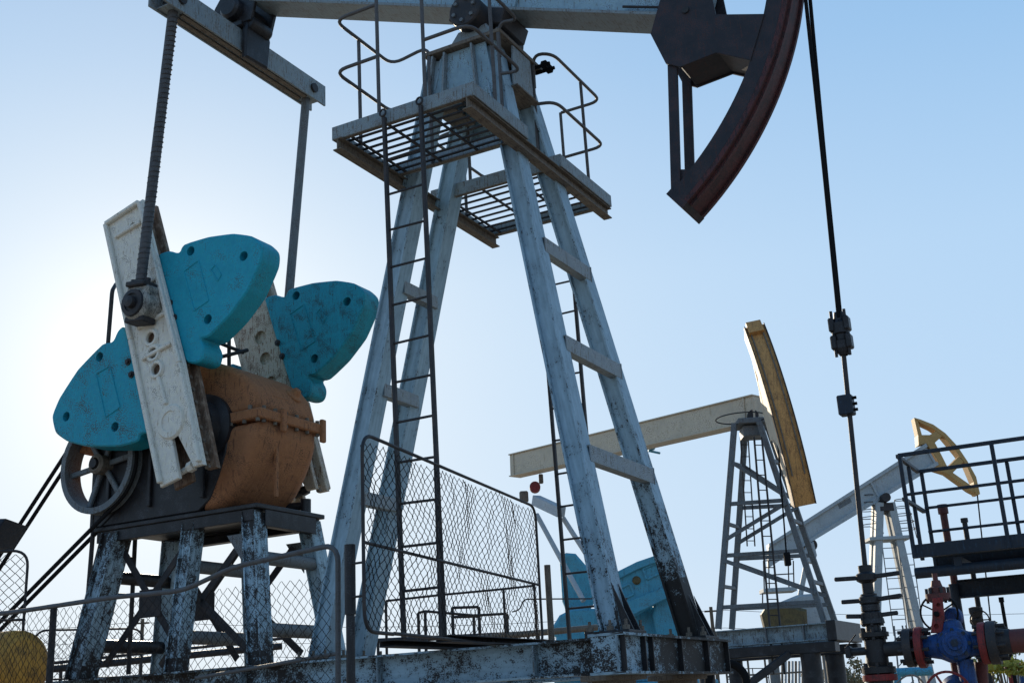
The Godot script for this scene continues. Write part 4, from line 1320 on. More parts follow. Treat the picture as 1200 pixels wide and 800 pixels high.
func wellhead() -> void:
	var X := Vector3.RIGHT
	var Y := Vector3.UP
	var Z := Vector3.BACK
	var ax := -1.862
	var root := thing("wellhead", "black oily wellhead stack with three long bar handles under the hanging rod", "wellhead", Vector3(ax, 0, ZC))
	var mb := MB.new()
	var o := Vector3(ax, 0, ZC)
	mb.lathe(o, Y, [Vector2(0.15, 0.0), Vector2(0.15, 1.2), Vector2(0.19, 1.21), Vector2(0.19, 1.30), Vector2(0.1, 1.31), Vector2(0.1, 1.52), Vector2(0.13, 1.53), Vector2(0.13, 1.60), Vector2(0.085, 1.61), Vector2(0.085, 1.66)], 28)
	part(root, "casing_spool", mb, M.oily)
	mb = MB.new()
	mb.lathe(o, Y, [Vector2(0.085, 1.66), Vector2(0.118, 1.665), Vector2(0.118, 1.705), Vector2(0.085, 1.71)], 28)
	part(root, "red_flange", mb, M.red)
	mb = MB.new()
	mb.lathe(o, Y, [Vector2(0.085, 1.71), Vector2(0.115, 1.715), Vector2(0.115, 1.755), Vector2(0.07, 1.765), Vector2(0.075, 1.79), Vector2(0.075, 1.94), Vector2(0.06, 1.95), Vector2(0.06, 1.955), Vector2(0.1, 1.96), Vector2(0.1, 1.99), Vector2(0.055, 2.0), Vector2(0.05, 2.04), Vector2(0.085, 2.05), Vector2(0.08, 2.085), Vector2(0.055, 2.09), Vector2(0.055, 2.13), Vector2(0.066, 2.14), Vector2(0.066, 2.18), Vector2(0.045, 2.19), Vector2(0.058, 2.22), Vector2(0.058, 2.255), Vector2(0.04, 2.26), Vector2(0.04, 2.33), Vector2(0.055, 2.34), Vector2(0.055, 2.40), Vector2(0.048, 2.41), Vector2(0.048, 2.455), Vector2(0.02, 2.46), Vector2(0, 2.46)], 28)
	var st := part(root, "stuffing_box", mb, M.oily)
	for q in [[2.372, -0.225, 0.235, 0.0], [2.213, -0.205, 0.235, 0.05], [2.105, -0.165, 0.17, -0.06]]:
		mb = MB.new()
		var y: float = q[0]
		mb.bar(Vector3(ax + 0.05, y, ZC + 0.01), Vector3(ax + q[2], y + 0.01, ZC + q[3]), 0.036, 0.03, Y, 0.012)
		mb.bar(Vector3(ax - 0.05, y, ZC + 0.01), Vector3(ax + q[1], y + 0.006, ZC - q[3]), 0.036, 0.03, Y, 0.012)
		mb.lathe(Vector3(ax, y - 0.03, ZC), Y, [Vector2(0.06, 0), Vector2(0.072, 0.01), Vector2(0.072, 0.05), Vector2(0.06, 0.06)], 16)
		part(root, "bar_handle", mb, M.oily)
	for y in [1.735, 1.975, 2.07]:
		for i in 6:
			var a := TAU * i / 6 + 0.4
			mb = MB.new()
			var r := 0.095 if y < 1.9 else (0.082 if y < 2.0 else 0.07)
			mb.tube(o + Vector3(cos(a) * r, y - 0.035, sin(a) * r), o + Vector3(cos(a) * r, y + 0.05, sin(a) * r), 0.013, -1.0, 6)
			part(st, "stud", mb, M.dark)
	mb = MB.new()
	mb.tube(Vector3(ax - 0.06, 1.87, ZC), Vector3(ax - 0.21, 1.868, ZC), 0.028, -1.0, 12)
	mb.box(Vector3(ax - 0.19, 1.868, ZC), X, Y, Z, 0.02, 0.04, 0.04, 0.006)
	mb.tube(Vector3(ax - 0.2, 1.90, ZC + 0.03), Vector3(ax - 0.12, 1.985, ZC + 0.03), 0.005, -1.0, 6)
	part(root, "side_outlet", mb, M.oily)
	mb = MB.new()
	mb.lathe(Vector3(ax, 1.872, ZC), X, [Vector2(0.05, 0.06), Vector2(0.05, 0.19), Vector2(0.13, 0.20), Vector2(0.13, 0.255), Vector2(0.06, 0.26), Vector2(0.06, 0.275)], 24)
	part(root, "outlet_flange", mb, M.dark)
	for i in 8:
		var a := TAU * i / 8 + 0.2
		mb = MB.new()
		mb.tube(Vector3(ax + 0.165, 1.872 + cos(a) * 0.105, ZC + sin(a) * 0.105), Vector3(ax + 0.37, 1.872 + cos(a) * 0.105, ZC + sin(a) * 0.105), 0.014, -1.0, 6)
		part(root, "flange_stud", mb, M.dark)
	# blue check valve with its flanges
	root = thing("check_valve", "bright blue valve body between red flanges on the flow line beside the black wellhead", "valve", Vector3(-1.334, 1.66, ZC))
	var c := Vector3(-1.334, 1.868, ZC)
	mb = MB.new()
	mb.lathe(c, X, [Vector2(0.06, -0.225), Vector2(0.075, -0.16), Vector2(0.088, -0.10), Vector2(0.112, -0.05), Vector2(0.118, 0.0), Vector2(0.108, 0.05), Vector2(0.085, 0.10), Vector2(0.075, 0.16), Vector2(0.065, 0.185)], 28)
	var bd := part(root, "body", mb, M.valve_blue)
	mb = MB.new()
	mb.lathe(c, Vector3(0.15, 0.05, 1).normalized(), [Vector2(0.105, 0.05), Vector2(0.113, 0.085), Vector2(0.105, 0.115), Vector2(0.085, 0.135), Vector2(0.08, 0.15), Vector2(0.05, 0.152), Vector2(0.045, 0.175), Vector2(0, 0.178)], 28)
	var cv := part(bd, "cover", mb, M.valve_blue)
	mb = MB.new()
	mb.hexbolt(c + Vector3(0.026, 0.009, 0.176), Vector3(0.15, 0.05, 1).normalized(), 0.026, 0.018)
	part(bd, "cover_nut", mb, M.navy)
	mb = MB.new()
	mb.torus(c + Vector3(0.02, 0.006, 0.136), Vector3(0.15, 0.05, 1).normalized(), 0.068, 0.008, 24, 6)
	part(bd, "cover_ring", mb, M.navy)
	mb = MB.new()
	mb.lathe(c + Vector3(0, 0.09, 0), Y, [Vector2(0.075, 0.0), Vector2(0.06, 0.06), Vector2(0.03, 0.08), Vector2(0, 0.085)], 20)
	part(bd, "top_boss", mb, M.valve_blue)
	mb = MB.new()
	mb.tube(c + Vector3(0.05, -0.1, 0.02), c + Vector3(0.06, -0.42, 0.02), 0.055, -1.0, 18)
	part(root, "drain_leg", mb, M.valve_blue)
	for x in [-0.225, 0.19]:
		mb = MB.new()
		mb.lathe(c + X * x, X, [Vector2(0.06, -0.026), Vector2(0.135, -0.024), Vector2(0.138, -0.018), Vector2(0.138, 0.018), Vector2(0.135, 0.024), Vector2(0.06, 0.026)], 28)
		part(root, "red_flange", mb, M.red)
	mb = MB.new()
	mb.lathe(c + X * 0.25, X, [Vector2(0.07, -0.032), Vector2(0.142, -0.03), Vector2(0.142, 0.03), Vector2(0.09, 0.034), Vector2(0.082, 0.09), Vector2(0.082, 0.11)], 28)
	part(root, "outer_flange", mb, M.dark)
	for i in 8:
		var a := TAU * i / 8 + 0.2
		mb = MB.new()
		mb.tube(c + Vector3(0.13, cos(a) * 0.11, sin(a) * 0.11), c + Vector3(0.335, cos(a) * 0.11, sin(a) * 0.11), 0.013, -1.0, 6)
		part(root, "flange_stud", mb, M.dark)
	for i in 8:
		var a := TAU * i / 8
		mb = MB.new()
		mb.hexbolt(c + Vector3(0.012 + cos(a) * 0.098, 0.005 + sin(a) * 0.09, 0.116), Vector3(0.15, 0.05, 1).normalized(), 0.014, 0.016)
		part(cv, "cover_bolt", mb, M.navy)
	mb = MB.new()
	mb.sweep(bez([Vector3(-1.705, 1.982, -9.034), Vector3(-1.627, 2.019, -9.062), Vector3(-1.569, 2.001, -9.217), Vector3(-1.531, 2.063, -9.334)], 0.05, 4), 0.011, 8)
	mb.tube(Vector3(-1.705, 1.982, -9.034), Vector3(-1.715, 1.875, -9.006), 0.011, -1.0, 8)
	part(root, "impulse_line", mb, M.dark)
	mb = MB.new()
	mb.tube(Vector3(-1.211, 1.887, -8.973), Vector3(-1.211, 1.738, -8.966), 0.03, -1.0, 10)
	mb.tube(Vector3(-1.219, 1.750, -8.958), Vector3(-1.258, 1.393, -8.944), 0.045, -1.0, 12)
	part(root, "drain_pipe", mb, M.darkred)
	mb = MB.new()
	mb.tube(c + Vector3(0.36, 0, 0), c + Vector3(2.6, 0.02, 0), 0.078, -1.0, 24)
	mb.tube(c + Vector3(2.5, 0.02, 0), c + Vector3(2.5, -1.9, 0), 0.078, -1.0, 20)
	solo("flow_pipe", mb, M.darkred, "rusty red brown flow pipe running on from the blue valve", "pipe", Vector3(1.16, 0, ZC))
	# red angle valve above
	root = thing("gate_valve", "red handwheel valve with a bolted bonnet standing above the blue valve", "valve", Vector3(-1.400, 1.953, -8.800))
	var g := Vector3(-1.408, 2.089, -8.740)
	mb = MB.new()
	mb.torus(g, Vector3(0.05, 0, 1).normalized(), 0.122, 0.007, 36, 8)
	var wheel := part(root, "handwheel", mb, M.black)
	for i in 3:
		var a := TAU * i / 3 + 0.5
		mb = MB.new()
		mb.tube(g, g + Vector3(cos(a), sin(a), 0) * 0.12, 0.006, -1.0, 6)
		part(wheel, "spoke", mb, M.black)
	mb = MB.new()
	mb.prism(poly([Vector2(0.035, 0.10), Vector2(-0.03, 0.10), Vector2(-0.05, -0.03), Vector2(-0.075, -0.13), Vector2(0.0, -0.14), Vector2(0.03, -0.03)]), g + Vector3(0.01, 0, 0.05), X, Y, Z, 0.03, 0.004, [[Vector2(-0.03, -0.09), 0.017], [Vector2(0.003, 0.05), 0.013]], 0.025)
	part(root, "yoke", mb, M.red)
	mb = MB.new()
	mb.lathe(g + Vector3(-0.005, -0.01, 0.06), Z, [Vector2(0.018, 0), Vector2(0.018, 0.03), Vector2(0.01, 0.035), Vector2(0, 0.035)], 12)
	part(root, "stem_nut", mb, M.black)
	mb = MB.new()
	mb.lathe(g + Vector3(0.07, -0.03, -0.12), Z, [Vector2(0, -0.04), Vector2(0.06, -0.04), Vector2(0.07, 0.0), Vector2(0.06, 0.05), Vector2(0.03, 0.06), Vector2(0, 0.06)], 24)
	part(root, "body", mb, M.valve_blue)
	var bt := g + Vector3(0.005, 0.10, -0.03)
	mb = MB.new()
	mb.lathe(bt, Y, [Vector2(0.06, -0.02), Vector2(0.085, -0.015), Vector2(0.085, 0.03), Vector2(0.06, 0.035), Vector2(0.06, 0.07), Vector2(0.04, 0.08), Vector2(0.03, 0.12), Vector2(0.018, 0.125), Vector2(0.018, 0.17), Vector2(0, 0.17)], 20)
	var bonnet := part(root, "bonnet", mb, M.darkred)
	for i in 6:
		var a := TAU * i / 6
		mb = MB.new()
		mb.tube(bt + Vector3(cos(a) * 0.072, -0.03, sin(a) * 0.072), bt + Vector3(cos(a) * 0.072, 0.07, sin(a) * 0.072), 0.011, -1.0, 6)
		part(bonnet, "stud", mb, M.dark)
	mb = MB.new()
	mb.tube(g + Vector3(0.05, -0.1, -0.12), g + Vector3(0.06, -0.85, -0.12), 0.05, -1.0, 14)
	part(root, "riser", mb, M.darkred)
	# lower handwheel, partly below the frame
	root = thing("lower_valve", "low red handwheel below the blue valve", "valve", Vector3(-1.403, 1.465, -8.500))
	g = Vector3(-1.389, 1.561, -8.500)
	mb = MB.new()
	mb.torus(g, Vector3(0.1, 0.25, 1).normalized(), 0.14, 0.009, 36, 8)
	wheel = part(root, "handwheel", mb, M.red)
	for i in 4:
		var a := TAU * i / 4 + 0.5
		mb = MB.new()
		mb.tube(g, g + Vector3(cos(a), sin(a), -0.2 * sin(a)) * 0.137, 0.008, -1.0, 6)
		part(wheel, "spoke", mb, M.red)
	mb = MB.new()
	mb.lathe(g + Vector3(0.02, 0, -0.22), Z, [Vector2(0.11, -0.2), Vector2(0.12, -0.05), Vector2(0.09, 0.0), Vector2(0.03, 0.02), Vector2(0.02, 0.24), Vector2(0, 0.24)], 22)
	part(root, "body", mb, M.valve_blue)
	mb = MB.new()
	mb.tube(g + Vector3(0.02, 0, -0.3), g + Vector3(0.02, -1.5, -0.3), 0.08, -1.0, 16)
	part(root, "riser", mb, M.dark)
	# green line at the foot
	mb = MB.new()
	mb.tube(Vector3(-2.015, 1.729, -10.025), Vector3(-1.763, 1.728, -10.159), 0.035, -1.0, 12)
	mb.tube(Vector3(-2.003, 1.729, -10.031), Vector3(-2.186, 0.224, -9.990), 0.03, -1.0, 12)
	solo("green_pipe", mb, M.azure, "short pale green pipe behind the foot of the wellhead", "pipe", Vector3(-2.186, 0.224, -9.990))
	mb = MB.new()
	mb.sweep(bez([Vector3(-1.925, 1.580, -9.177), Vector3(-1.793, 1.692, -9.207), Vector3(-1.726, 1.700, -9.240), Vector3(-1.672, 1.637, -9.291), Vector3(-1.674, 1.457, -9.353)], 0.06, 5), 0.007, 6)
	solo("pale_hose", mb, M.concrete, "thin pale hose looped beside the foot of the wellhead", "hose", Vector3(-1.674, 1.457, -9.353))

func service_platform() -> void:
	var X := Vector3.RIGHT
	var Y := Vector3.UP
	var Z := Vector3.BACK
	var x0 := -2.34
	var x1 := 1.8
	var zn := -13.42
	var zf := -14.65
	var yd := 3.07
	var root := thing("service_platform", "dark blue steel service platform with railings beside the wellhead", "platform", Vector3(-0.3, 0, -14.0))
	var mb := MB.new()
	mb.channel(Vector3(x0, yd - 0.06, zn), Vector3(x1, yd - 0.06, zn), 0.14, 0.07, 0.012, Y, -1.0)
	part(root, "edge_channel", mb, M.navy)
	mb = MB.new()
	mb.channel(Vector3(x0, yd - 0.06, zf), Vector3(x1, yd - 0.06, zf), 0.16, 0.07, 0.012, Y, 1.0)
	part(root, "edge_channel", mb, M.navy)
	for i in 14:
		mb = MB.new()
		var z := lerpf(zn - 0.08, zf + 0.08, i / 13.0)
		mb.abox(Vector3(x0 + 0.02, yd - 0.035, z - 0.03), Vector3(x1 - 0.02, yd - 0.012, z + 0.03), 0.003)
		part(root, "deck_board", mb, M.navy)
	mb = MB.new()
	mb.tube(Vector3(x0 - 0.02, yd - 0.28, zn - 0.1), Vector3(x1, yd - 0.28, zn - 0.1), 0.06, -1.0, 18)
	part(root, "carrier_tube", mb, M.navy)
	mb = MB.new()
	mb.ibeam(Vector3(x0 + 0.25, yd - 0.42, zf + 0.2), Vector3(x1, yd - 0.42, zf + 0.2), 0.2, 0.14, 0.014)
	part(root, "carrier_beam", mb, M.navy)
	for x in [x0 + 0.4, x0 + 1.5, x1 - 0.3]:
		mb = MB.new()
		mb.abox(Vector3(x, yd - 0.26, zf + 0.3), Vector3(x + 0.08, yd - 0.15, zn - 0.05), 0.004)
		part(root, "cross_member", mb, M.navy)
	for q in [[x0 + 0.22, zf + 0.25], [x1 - 0.3, zn - 0.2], [x1 - 0.3, zf + 0.25]]:
		mb = MB.new()
		mb.tube(Vector3(q[0], 0, q[1]), Vector3(q[0], yd - 0.36, q[1]), 0.055, -1.0, 14)
		part(root, "support_post", mb, M.navy)
	for zz in [zn, zf]:
		for x in [x0 + 0.02, x0 + 0.98, x0 + 2.0, x0 + 3.0, x1 - 0.03]:
			mb = MB.new()
			mb.bar(Vector3(x, yd - 0.13, zz + (0.03 if zz == zn else -0.03)), Vector3(x, yd + 0.98, zz + (0.03 if zz == zn else -0.03)), 0.042, 0.042, Z, 0.005)
			part(root, "railing_post", mb, M.navy)
		for h in [1.0, 0.58, 0.3]:
			if zz == zn and h == 0.3: continue
			mb = MB.new()
			mb.bar(Vector3(x0, yd + h - (0.02 if h < 0.9 else 0.0), zz), Vector3(x1, yd + h - (0.02 if h < 0.9 else 0.0), zz), 0.04, 0.042 if h > 0.9 else 0.03, Y, 0.005)
			part(root, "railing_bar", mb, M.navy)
	for h in [0.998, 0.52]:
		mb = MB.new()
		mb.bar(Vector3(x0 - 0.01, yd + h, zn - 0.03), Vector3(x0 - 0.01, yd + h, zf + 0.03), 0.045, 0.045, Y, 0.005)
		part(root, "railing_bar", mb, M.navy)
	mb = MB.new()
	mb.bar(Vector3(x0 - 0.01, yd - 0.1, lerpf(zn, zf, 0.5)), Vector3(x0 - 0.01, yd + 0.97, lerpf(zn, zf, 0.5)), 0.042, 0.042, Z, 0.005)
	part(root, "railing_post", mb, M.navy)
	# standpipes behind the platform edge
	var a := Vector3(-2.185, 3.602, -14.963)
	mb = MB.new()
	mb.tube(Vector3(a.x, 0, a.z), a, 0.042, -1.0, 14)
	mb.tube(a - Y * 0.02, a + Y * 0.09, 0.06, -1.0, 14)
	solo("red_standpipe", mb, M.darkred, "dark red standpipe with a cap rising through the service platform", "pipe", Vector3(a.x, 0, a.z))
	a = Vector3(-1.955, 3.445, -14.902)
	root = thing("valve_standpipe", "thin black standpipe with a small handwheel valve beside the dark red standpipe", "pipe", Vector3(a.x, 0, a.z))
	mb = MB.new()
	mb.tube(Vector3(a.x, 0, a.z), a, 0.03, -1.0, 12)
	mb.tube(a, a + Y * 0.05, 0.042, -1.0, 12)
	part(root, "pipe", mb, M.dark)
	var g := Vector3(-1.922, 2.289, -14.379)
	mb = MB.new()
	mb.torus(g + EZ * 0.08, EZ, 0.105, 0.008, 30, 6)
	var wh := part(root, "handwheel", mb, M.dark)
	mb = MB.new()
	mb.tube(g + EZ * 0.08 - EX * 0.1, g + EZ * 0.08 + EX * 0.1, 0.008, -1.0, 6)
	part(wh, "spoke", mb, M.dark)
	mb = MB.new()
	mb.lathe(g, EZ, [Vector2(0.06, -0.08), Vector2(0.065, 0.0), Vector2(0.03, 0.03), Vector2(0.02, 0.09), Vector2(0, 0.09)], 16)
	mb.lathe(g + Y * 0.09, Y, [Vector2(0.05, -0.06), Vector2(0.075, 0.0), Vector2(0.075, 0.05), Vector2(0.04, 0.06)], 16)
	mb.lathe(g - Y * 0.16, Y, [Vector2(0.04, -0.05), Vector2(0.075, 0.0), Vector2(0.075, 0.04), Vector2(0.045, 0.09)], 16)
	part(root, "valve_body", mb, M.dark)
	a = Vector3(-1.495, 2.420, -13.137)
	mb = MB.new()
	mb.tube(Vector3(a.x, 0, a.z), a, 0.018, -1.0, 10)
	mb.tube(a - Y * 0.03, a + Y * 0.02, 0.026, -1.0, 10)
	solo("black_stake", mb, M.black, "thin black upright stake with a cap standing beyond the flow pipe", "stake", Vector3(a.x, 0, a.z))
	# coloured manifold beyond the flow pipe
	var cols := [M.red, M.pale, M.valve_blue, M.darkred, M.red]
	var words := ["red", "white", "blue", "dark red", "bright red"]
	for i in 3:
		a = [Vector3(-1.613, 1.797, -13.886), Vector3(-1.561, 1.804, -14.030), Vector3(-1.492, 1.781, -13.837)][i]
		root = thing("manifold_pipe", "upright %s manifold pipe beneath the rusty flow pipe" % words[i], "pipe", Vector3(a.x, 0, a.z), "manifold pipes beyond the flow pipe")
		mb = MB.new()
		mb.tube(Vector3(a.x, 0, a.z), a, 0.03, -1.0, 12)
		part(root, "pipe", mb, cols[i])
		mb = MB.new()
		mb.lathe(a - Y * 0.02, Y, [Vector2(0.03, -0.03), Vector2(0.055, -0.02), Vector2(0.055, 0.02), Vector2(0, 0.022)], 14)
		part(root, "flange", mb, cols[(i + 3) % 5])

func fence_panel(called: String, label: String, a: Vector3, b: Vector3, y0: float, y1: float, p: float, mid: Array, posts: Array, left_round := true, right_round := true) -> Node3D:
	# framed chain-link panel between a and b (level ends)
	var root := thing(called, label, "fence", Vector3(a.x, 0, a.z))
	var ex := Vector3(b.x - a.x, 0, b.z - a.z)
	var L := ex.length()
	ex = ex / L
	var mb := MB.new()
	var Y := Vector3.UP
	var A := Vector3(a.x, 0, a.z)
	mb.sweep(bez([A + Y * y0 + ex * 0.4, A + Y * y0, A + Y * y1, A + ex * L + Y * y1, A + ex * L + Y * y0, A + Y * (y0 + 0.004) + ex * 0.41], 0.14, 6), 0.012, 8)
	var fr := part(root, "frame", mb, M.dark)
	for h in mid:
		mb = MB.new()
		mb.tube(A + Y * h, A + ex * L + Y * h, 0.011, -1.0, 8)
		part(fr, "rail", mb, M.dark)
	for s in posts:
		mb = MB.new()
		mb.tube(A + ex * s + Y * y0, A + ex * s + Y * y1, 0.010, -1.0, 8)
		part(fr, "upright", mb, M.dark)
	mb = MB.new()
	chainlink(mb, A + ex * 0.02 + Y * (y0 + 0.015), ex, Y, L - 0.04, y1 - y0 - 0.03, p, 0.0029)
	var m := part(root, "chain_link_mesh", mb, M.wire)
	m.set_meta("kind", "stuff")
	return root

func fences() -> void:
	var Y := Vector3.UP
	var Z := Vector3.BACK
	# tall guard panel running through under the tower
	var root := fence_panel("guard_fence", "tall framed chain-link guard panel beside the ladder under the blue tower", Vector3(-4.232, 0, -5.93), Vector3(-4.76, 0, -9.27), 2.09, 3.30, 0.040, [2.62], [1.15], true, true)
	var mb := MB.new()
	mb.tube(Vector3(-4.36, 0, -5.96), Vector3(-4.355, 2.62, -5.96), 0.027, -1.0, 12)
	mb.tube(Vector3(-4.356, 2.20, -5.96), Vector3(-4.355, 2.62, -5.96), 0.034, -1.0, 12)
	part(root, "corner_post", mb, M.oily)
	mb = MB.new()
	mb.tube(Vector3(-4.74, 2.08, -9.40), Vector3(-4.74, 2.80, -9.40), 0.028, -1.0, 12)
	mb.tube(Vector3(-4.74, 2.08, -9.40), Vector3(-4.74, 2.085, -9.40), 0.07, -1.0, 12)
	part(root, "end_post", mb, M.rust)
	for y in [2.3, 2.5]:
		mb = MB.new()
		mb.tube(Vector3(-4.35, y, -5.95), Vector3(-4.24, y, -5.94), 0.008, -1.0, 6)
		part(root, "hinge", mb, M.dark)
	mb = MB.new()
	mb.sweep(bez([Vector3(-4.893, 2.531, -9.642), Vector3(-4.820, 2.612, -11.311)], 0.1, 3), 0.006, 6)
	# low perimeter fence in front of the pedestal
	root = thing("perimeter_fence", "low chain-link fence with a sagging top pipe in front of the pedestal", "fence", Vector3(-6.5, 0, -5.98))
	mb = MB.new()
	mb.sweep(bez([Vector3(-4.47, 1.2, -5.98), Vector3(-4.46, 2.64, -5.98), Vector3(-5.3, 2.58, -5.98), Vector3(-5.75, 2.47, -6.0), Vector3(-6.4, 2.48, -5.98), Vector3(-7.4, 2.46, -5.98), Vector3(-9.4, 2.49, -5.98)], 0.12, 5), 0.017, 8)
	var fr := part(root, "top_pipe", mb, M.rail)
	mb = MB.new()
	mb.tube(Vector3(-4.46, 1.98, -5.98), Vector3(-5.6, 1.90, -5.98), 0.012, -1.0, 8)
	part(fr, "lower_pipe", mb, M.rail)
	for x in [-6.98, -9.3]:
		mb = MB.new()
		mb.tube(Vector3(x, 0, -6.0), Vector3(x, 2.47, -6.0), 0.024, -1.0, 10)
		part(root, "fence_post", mb, M.dark)
	mb = MB.new()
	chainlink(mb, Vector3(-9.4, 0.9, -5.98), Vector3.RIGHT, Y, 4.92, 1.56, 0.036, 0.0022, 0.0)
	part(root, "chain_link_mesh", mb, M.wire).set_meta("kind", "stuff")
	# panels farther left and behind
	fence_panel("motor_fence", "framed chain-link panel behind the drive belts", Vector3(-8.639, 2.737, -7.115), Vector3(-9.523, 2.845, -6.372), 2.05, 3.14, 0.04, [2.55], [], true, true)
	fence_panel("rear_fence", "chain-link panel with a rounded corner standing behind the pedestal", Vector3(-11.501, 2.358, -9.643), Vector3(-10.796, 2.369, -10.605), 1.2, 2.75, 0.05, [2.2], [], true, true)

func second_unit() -> void:
	var X := Vector3.RIGHT
	var Y := Vector3.UP
	var Z := Vector3.BACK
	var root := thing("beige_pumpjack", "pumpjack with a beige beam and an orange horsehead on a grey lattice tower", "pumpjack", Vector3(-5.9, 0, -20.6))
	var mb: MB
	# base beam and piles
	var b0 := Vector3(-7.597, 2.591, -20.393)
	for z in [0.0, -1.6]:
		mb = MB.new()
		var p: Vector3 = b0 + Z * z
		mb.ibeam(p, p + X * 2.6, 0.28, 0.2, 0.02)
		var bb := part(root, "base_beam", mb, M.blue_worn)
		mb = MB.new()
		mb.abox(p + Vector3(-0.05, -0.34, -0.16), p + Vector3(2.62, -0.17, 0.16), 0.01)
		part(root, "base_skid", mb, M.oily)
		for x in [0.5, 1.45, 2.1]:
			mb = MB.new()
			mb.abox(p + Vector3(x - 0.01, -0.138, 0.01), p + Vector3(x + 0.01, 0.138, 0.095), 0.003)
			part(bb, "stiffener", mb, M.grey)
		for x in [0.3, 2.15]:
			mb = MB.new()
			mb.tube(Vector3(p.x + x, 0, p.z), Vector3(p.x + x, p.y - 0.34, p.z), 0.17 if x > 1.0 else 0.14, -1.0, 18)
			part(root, "pile", mb, M.oily)
	mb = MB.new()
	mb.abox(b0 + Vector3(2.5, -0.16, -1.7), b0 + Vector3(2.66, 0.17, 0.12), 0.01)
	part(root, "end_beam", mb, M.oily)
	# lattice tower: front and back pairs of legs
	var F := [[Vector3(-7.013, 2.767, -20.403), Vector3(-6.422, 6.426, -20.732)], [Vector3(-5.283, 2.756, -20.967), Vector3(-5.989, 6.411, -20.848)]]
	var Bk := [[Vector3(-7.297, 2.839, -22.005), Vector3(-6.395, 6.481, -21.319)], [Vector3(-5.522, 2.806, -22.718), Vector3(-6.010, 6.469, -21.409)]]
	for pr in [F, Bk]:
		for l in pr:
			mb = MB.new()
			mb.channel(l[0], l[1], 0.10, 0.075, 0.012, X, 1.0)
			part(root, "tower_leg", mb, M.grey)
		for t in [0.10, 0.345, 0.595]:
			mb = MB.new()
			var p0: Vector3 = pr[0][0].lerp(pr[0][1], t)
			var p1: Vector3 = pr[1][0].lerp(pr[1][1], t)
			mb.bar(p0, p1, 0.06, 0.07, Y, 0.005)
			part(root, "tower_rail", mb, M.grey)
		for q in [[0, 0.32, 1, 0.14], [0, 0.42, 1, 0.58], [0, 0.80, 1, 0.62]]:
			mb = MB.new()
			var p0: Vector3 = pr[q[0]][0].lerp(pr[q[0]][1], q[1])
			var p1: Vector3 = pr[q[2]][0].lerp(pr[q[2]][1], q[3])
			mb.bar(p0 + EZ * 0.05, p1 + EZ * 0.05, 0.03, 0.07, Y, 0.004)
			part(root, "tower_diagonal", mb, M.grey)
	for i in 2:
		for t in [0.2, 0.5, 0.8]:
			mb = MB.new()
			mb.bar(F[i][0].lerp(F[i][1], t), Bk[i][0].lerp(Bk[i][1], t), 0.06, 0.06, Y, 0.004)
			part(root, "tower_rail", mb, M.grey)
	var tp := (F[0][1] + F[1][1] + Bk[0][1] + Bk[1][1]) * 0.25 as Vector3
	mb = MB.new()
	mb.box(tp + Y * 0.0, EX, Y, EZ, 0.30, 0.05, 0.32, 0.01)
	mb.box(tp - Y * 0.17, EX, Y, EZ, 0.2, 0.1, 0.22, 0.01)
	part(root, "tower_cap", mb, M.grey)
	mb = MB.new()
	mb.lathe(tp + Y * 0.11 - EZ * 0.25, EZ, [Vector2(0, 0), Vector2(0.1, 0.0), Vector2(0.1, 0.5), Vector2(0, 0.5)], 18)
	part(root, "saddle_bearing", mb, M.dark)
	mb = MB.new()
	mb.torus(Vector3(-6.208, 6.442, -20.484), Y, 0.46, 0.012, 36, 6)
	part(root, "cage_hoop", mb, M.dark)
	# ladder up the tower
	mb = MB.new()
	var r0 := [Vector3(-6.158, 1.955, -20.549), Vector3(-6.039, 6.085, -20.581)]
	var r1 := [Vector3(-5.992, 1.946, -20.640), Vector3(-5.917, 6.077, -20.647)]
	mb.bar(r0[0], r0[1], 0.03, 0.04, Z, 0.004)
	mb.bar(r1[0], r1[1], 0.03, 0.04, Z, 0.004)
	var lad := part(root, "ladder", mb, M.dark)
	for i in 15:
		mb = MB.new()
		var t := 0.04 + i * 0.066
		mb.tube((r0[0] as Vector3).lerp(r0[1], t), (r1[0] as Vector3).lerp(r1[1], t), 0.010, -1.0, 6)
		part(lad, "rung", mb, M.dark)
	mb = MB.new()
	var s0 := [Vector3(-6.696, 4.281, -21.579), Vector3(-6.489, 6.265, -21.227)]
	var s1 := [Vector3(-6.571, 4.273, -21.647), Vector3(-6.363, 6.258, -21.296)]
	mb.bar(s0[0], s0[1], 0.02, 0.03, Z, 0.003)
	mb.bar(s1[0], s1[1], 0.02, 0.03, Z, 0.003)
	lad = part(root, "ladder", mb, M.dark)
	for i in 9:
		mb = MB.new()
		var t := 0.05 + i * 0.11
		mb.tube((s0[0] as Vector3).lerp(s0[1], t), (s1[0] as Vector3).lerp(s1[1], t), 0.009, -1.0, 6)
		part(lad, "rung", mb, M.dark)
	# walking beam
	var fr := Vector3(-6.014, 6.682, -20.976)
	var re := Vector3(-12.438, 6.864, -23.319)
	var d := (fr - re).normalized()
	var s := d.cross(Y).normalized()
	var up := s.cross(d)
	mb = MB.new()
	mb.box((fr + re) * 0.5, d, up, s, fr.distance_to(re) * 0.5, 0.235, 0.14, 0.008)
	var wb := part(root, "walking_beam", mb, M.beige)
	for k in [-1.0, 1.0]:
		mb = MB.new()
		mb.box((fr + re) * 0.5 + up * k * 0.245, d, up, s, fr.distance_to(re) * 0.5 + 0.01, 0.012, 0.175, 0.004)
		part(wb, "flange", mb, M.beige)
	for t in [0.02, 0.55, 0.97]:
		mb = MB.new()
		mb.box(re.lerp(fr, t) + s * 0.155, d, up, s, 0.012, 0.232, 0.012, 0.002)
		part(wb, "stiffener", mb, M.beige)
	mb = MB.new()
